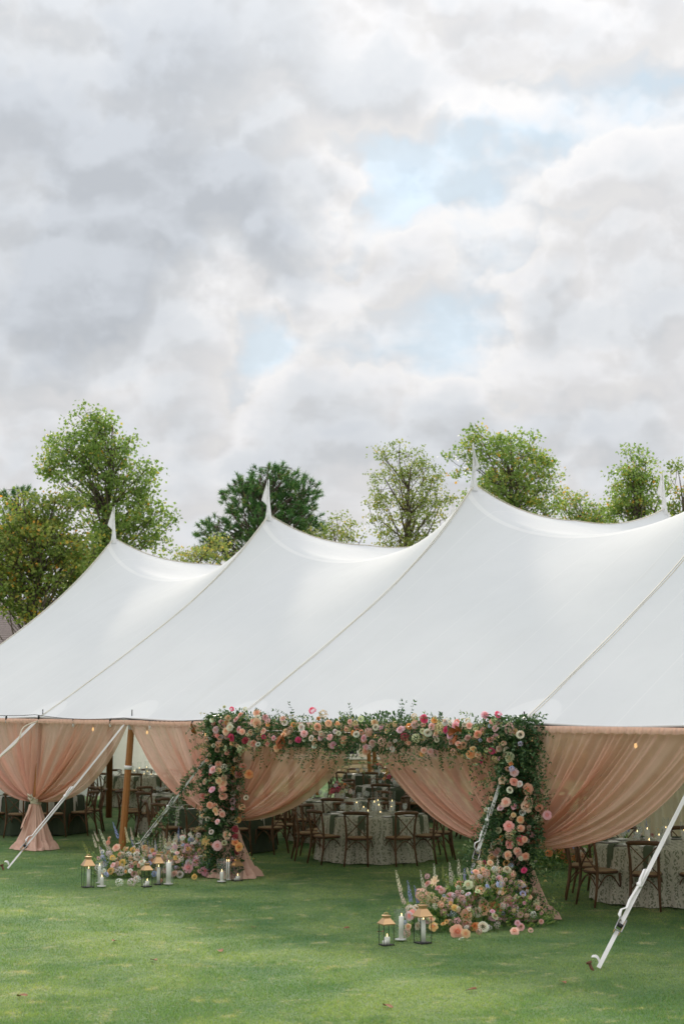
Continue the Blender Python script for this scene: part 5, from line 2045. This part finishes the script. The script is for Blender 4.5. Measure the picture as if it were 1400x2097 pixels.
def pine_tree(name, label, Y, lobes, dens, seed, group='trees behind the tent'):
    r = random.Random(seed)
    nr = np.random.RandomState(seed)
    top = max(l[1] + l[3] for l in lobes)
    cx = sum(l[0] * l[2] for l in lobes) / sum(l[2] for l in lobes)
    root = thing(name, label, 'tree', (cx, Y, 0), 0.0, group)
    tb = MB()
    spine = [Vector((0.2 * math.sin(t * 3 + seed), 0.1 * math.sin(t * 5), top * 0.95 * t)) for t in [i / 12 for i in range(13)]]
    tb.tube(spine, [0.26 * (1 - 0.85 * i / 12) for i in range(13)], 8)
    tufts = []
    for (lx, lz, rx, rz) in lobes:
        n = max(8, int(rx * rz * min(rx, 1.3) * dens))
        for k in range(n):
            d = Vector((r.gauss(0, 1), r.gauss(0, 1), r.gauss(0, 1))).normalized() * (r.random() ** 0.35)
            tufts.append((Vector((lx - cx + d.x * rx * 1.1, d.y * min(rx, 1.6), lz + d.z * rz * 1.12)), Vector((d.x, d.y, d.z * 0.6 + 0.5)).normalized()))
    for i, (p, d) in enumerate(tufts):
        if i % 5 == 0:
            zz = max(2.0, p.z - r.uniform(0.5, 1.6))
            a = spine[min(12, int(zz / (top * 0.95) * 12))]
            tb.tube(limb_path(r, a, p, 0.3), [0.06, 0.05, 0.04, 0.03, 0.02, 0.012], 5, cap=False)
        else:
            q = tufts[i - i % 5][0]
            if (q - p).length < 1.6:
                tb.tube(limb_path(r, q * 0.7 + p * 0.3, p, 0.08)[::2] + [p], 0.012, 3, cap=False)
    tb.build('trunk', M['bark'], root)
    per = 46
    C = np.repeat(np.array([tuple(p) for p, d in tufts]), per, axis=0)
    D = np.repeat(np.array([tuple(d) for p, d in tufts]), per, axis=0)
    n = len(C)
    dd = D * 0.9 + nr.normal(size=(n, 3)) * 0.62
    dd /= np.linalg.norm(dd, axis=1)[:, None]
    base = C - D * (0.22 * nr.rand(n))[:, None]
    ln = 0.15 + 0.12 * nr.rand(n)
    e = np.cross(dd, nr.normal(size=(n, 3)))
    e /= np.linalg.norm(e, axis=1)[:, None]
    V = np.empty((n, 3, 3))
    V[:, 0] = base - e * 0.014
    V[:, 1] = base + e * 0.014
    V[:, 2] = base + dd * ln[:, None]
    tone = np.clip(0.6 * nr.rand(n) + 0.4 * np.repeat(nr.rand(len(tufts)), per), 0, 1)
    me = quick_mesh('crown', V.reshape(-1, 3), np.arange(n * 3).reshape(-1, 3), np.repeat(tone, 3), M['needle'])
    link('crown', me, root)
    return root


crown_tree('tulip_tree', 'tall leafy green tree with yellow flecks rising behind the left peak of the tent', 58,
           [(-9.5, 13.03, 0.83, 0.97), (-10.12, 11.91, 1.2, 1.03), (-8.74, 12.19, 1.1, 1.03), (-10.76, 11.63, 0.74, 0.56), (-7.8, 10.89, 0.92, 1.11), (-9.17, 10.52, 1.1, 0.93), (-7.32, 9.6, 1.01, 1.11),
            (-8.78, 9.05, 1.28, 1.11), (-6.67, 8.95, 0.55, 0.74), (-9.12, 7.76, 1.64, 1.1), (-8.9, 6.2, 1.8, 1.2)], 31, 0.14, M['tree_leaf'], 11, 0.25)
crown_tree('autumn_tree', 'lower tree with orange autumn leaves at the left edge', 52,
           [(-10.51, 8.96, 1.07, 0.75), (-9.36, 9.13, 0.9, 0.63), (-10.81, 7.89, 0.98, 0.91), (-9.66, 7.89, 1.31, 0.99), (-8.82, 6.9, 1.14, 0.82), (-10.78, 6.74, 1.14, 0.82), (-10.2, 5.7, 1.0, 0.5), (-12.3, 8.0, 1.0, 1.2), (-11.4, 6.4, 0.9, 0.8)],
           42, 0.13, M['autumn_leaf'], 12, 0.2, tone_bias=0.0)
pine_tree('pine_tree', 'dark pine showing at the far left edge behind the autumn tree', 68, [(-14.3, 11.66, 0.9, 0.61), (-14.69, 10.47, 0.86, 1.08), (-13.73, 10.36, 1.07, 0.86), (-14.4, 9.0, 1.2, 0.8)], 85, 13)
pine_tree('pine_tree', 'broad dark green pine behind the second tent peak', 66,
          [(-2.93, 12.13, 1.3, 0.76), (-4.17, 11.5, 1.15, 0.89), (-1.84, 11.5, 1.04, 0.89), (-2.92, 10.56, 2.08, 0.95), (-5.31, 9.97, 1.0, 0.67), (-1.25, 10.24, 0.73, 0.73), (-5.2, 9.2, 1.04, 0.52), (-2.91, 9.51, 1.87, 0.63)], 105, 14)
crown_tree('small_tree', 'reddish thin shrub top left of the pine', 54, [(-5.1, 7.85, 0.7, 0.35), (-4.3, 7.9, 0.55, 0.5), (-5.6, 7.5, 0.6, 0.4)], 60, 0.10, M['thin_leaf'], 15, 0.08, tone_bias=0.1)
crown_tree('small_tree', 'small sparse treetop right of the pine', 60, [(-0.19, 9.36, 0.7, 0.55), (0.42, 9.04, 0.45, 0.35), (-0.3, 8.4, 0.8, 0.6), (-0.9, 9.0, 0.6, 0.5)], 48, 0.11, M['thin_leaf'], 16, 0.1)
crown_tree('sparse_tree', 'thin airy yellowing tree left of the third tent peak', 64,
           [(2.43, 12.56, 0.91, 0.82), (1.72, 11.44, 0.91, 0.92), (3.28, 11.85, 0.91, 1.03), (1.31, 10.22, 0.65, 0.71), (3.03, 10.32, 1.31, 1.12), (4.05, 11.34, 0.57, 0.92), (2.4, 9.0, 1.2, 0.8)], 26, 0.115, M['thin_leaf'], 17, 0.16)
crown_tree('tulip_tree', 'full green tree behind the third tent peak', 62,
           [(5.71, 13.05, 0.98, 0.72), (4.92, 12.45, 0.63, 0.8), (7.12, 12.45, 1.22, 1.0), (8.15, 11.86, 0.67, 0.89), (6.67, 11.26, 1.47, 0.89), (5.87, 10.27, 1.37, 0.89), (8.03, 10.47, 0.88, 0.99), (6.5, 9.0, 1.6, 0.9)], 32, 0.135, M['tree_leaf'], 18, 0.22, tone_bias=0.06)
crown_tree('small_tree', 'low green treetop between the two right trees', 64, [(9.5, 10.75, 0.75, 0.75), (10.4, 10.45, 0.85, 0.5), (9.9, 9.7, 1.3, 0.7)], 62, 0.11, M['tree_leaf'], 19, 0.1, tone_bias=0.08)
crown_tree('tulip_tree', 'dense bright green tree left of the rightmost pennant', 60, [(11.41, 11.94, 0.65, 0.69), (11.2, 10.98, 0.91, 0.86), (12.0, 10.98, 0.66, 0.86), (11.37, 10.03, 1.23, 0.57), (11.5, 9.0, 1.2, 0.8)], 46, 0.13, M['tree_leaf'], 20, 0.2, tone_bias=0.05)
crown_tree('tulip_tree', 'green tree cut by the right edge', 58, [(12.58, 11.08, 0.37, 0.71), (12.86, 10.06, 0.66, 0.7), (12.42, 9.97, 0.4, 0.55), (13.2, 9.2, 0.9, 0.9)], 46, 0.125, M['autumn_leaf'], 22, 0.18)

# ------------------------------------------------------------------ clubhouse behind the lawn
BX0, BX1, BY0, BY1 = -17.5, 16.0, 57.7, 69.0
cl = thing('clubhouse', 'low stone and stucco clubhouse with a shingled hip roof beyond the tent', 'building', ((BX0 + BX1) / 2, BY0, 0))
ox = (BX0 + BX1) / 2


def cx_(x):
    return x - ox


b = MB()
b.box(((BX0 + BX1) / 2 - ox, (BY1 - BY0) / 2, 1.7), (BX1 - BX0, BY1 - BY0, 3.4))
wall = b.build('wall', M['stucco'], cl, smooth=False)
# stone plinth, stones laid singly where they can be told apart
b = MB()
b.box((0, -0.05, 0.33), (BX1 - BX0 + 0.1, 0.1, 0.66))
plinth = b.build('plinth', M['stucco'], cl, smooth=False)
sr = random.Random(4)
stone_meshes = []
for k in range(5):
    b = MB()
    w, h = (0.30, 0.42, 0.24, 0.36, 0.48)[k], 0.155
    pts0 = [(-w / 2 + 0.01, -h / 2 + 0.008), (w / 2 - 0.012, -h / 2 + 0.004), (w / 2 - 0.008, h / 2 - 0.010), (-w / 2 + 0.012, h / 2 - 0.006)]
    rows = [[(x, 0.0, z) for x, z in pts0], [(x, -0.045, z) for x, z in pts0], [(x * 0.86, -0.075, z * 0.80) for x, z in pts0], [(x * 0.05, -0.08, z * 0.05) for x, z in pts0]]
    b.grid(rows, closed=True)
    me = b.mesh('stone', smooth=False)
    me.materials.append(M['stone'])
    stone_meshes.append((w, me))
for row in range(4):
    x = -1.2 + sr.uniform(-0.2, 0)
    while x < 4.6:
        w, me = sr.choice(stone_meshes)
        link('stone', me, plinth, loc=(cx_(x + w / 2), -0.1, 0.085 + row * 0.160))
        x += w
b = MB()
b.box((0, -0.09, 0.70), (BX1 - BX0 + 0.16, 0.26, 0.08))
b.build('ledge', M['trim'], cl, smooth=False)
for (x0, x1, z0, z1) in ((-2.6, -1.2, 0.8, 2.6), (-0.5, 0.58, 0.8, 2.5), (1.02, 1.32, 0.86, 2.5), (1.75, 2.6, 0.86, 2.5), (3.1, 4.3, 0.8, 2.5), (-8.0, -6.4, 0.8, 2.5), (-5.2, -3.6, 0.8, 2.5), (6.0, 7.5, 0.8, 2.5), (9.0, 10.5, 0.8, 2.5)):
    wx, wz = (x0 + x1) / 2, (z0 + z1) / 2
    b = MB()
    for (px, pz, sx, sz_) in ((x0, wz, 0.09, z1 - z0 + 0.18), (x1, wz, 0.09, z1 - z0 + 0.18), (wx, z0, x1 - x0, 0.09), (wx, z1, x1 - x0, 0.09), (wx, wz, 0.05, z1 - z0)):
        b.box((cx_(px), -0.04, pz), (sx, 0.10, sz_))
    wn = b.build('window', M['trim'], cl, smooth=False)
    MB().box((cx_(wx), -0.012, wz), (x1 - x0 - 0.05, 0.02, z1 - z0 - 0.05)).build('pane', M['window'], wn, smooth=False)
# hip roof in courses of shingles
b = MB()
e0, e1, f0_, f1_ = BX0 - 0.5, BX1 + 0.5, -0.5, BY1 - BY0 + 0.5
zr0, zr1 = 3.35, 6.9
half = (f1_ - f0_) / 2
NCR = 40
hr = 3.2 / half
for k in range(NCR):
    t0, t1 = k / NCR, (k + 1) / NCR
    za, zb_ = zr0 + (zr1 - zr0) * t0 + 0.02, zr0 + (zr1 - zr0) * t1

    def ringz(t, z):
        return [(cx_(e0 + half * hr * t), f0_ + half * t, z), (cx_(e1 - half * hr * t), f0_ + half * t, z), (cx_(e1 - half * hr * t), f1_ - half * t, z), (cx_(e0 + half * hr * t), f1_ - half * t, z)]
    b.grid([ringz(t0, za - 0.045), ringz(t0, za), ringz(t1, zb_)], closed=True)
roof = b.build('roof', M['shingle'], cl, smooth=False)
b = MB()
b.box((cx_(-4.0), 3.2, 5.6), (0.9, 0.9, 1.5))
b.build('chimney', M['trim'], roof, smooth=False)

# hedge shrubs along the clubhouse foot
for i, (x, w) in enumerate(((-11.5, 1.0), (-9.3, 1.1), (5.0, 1.0), (8.2, 1.1), (11.8, 1.0))):
    lab = ['rounded shrub at the far left foot of the clubhouse', 'second rounded shrub from the left at the clubhouse', 'shrub right of the clubhouse windows', 'shrub at the right of the clubhouse', 'last shrub at the right end of the clubhouse'][i]
    crown_tree('clipped_shrub', lab, 56.3, [(x, 0.75, w, 0.6)], 60, 0.12, M['autumn_leaf'], 40 + i, 0.06, group='shrubs at the clubhouse', clump_r=0.4)['category'] = 'shrub'
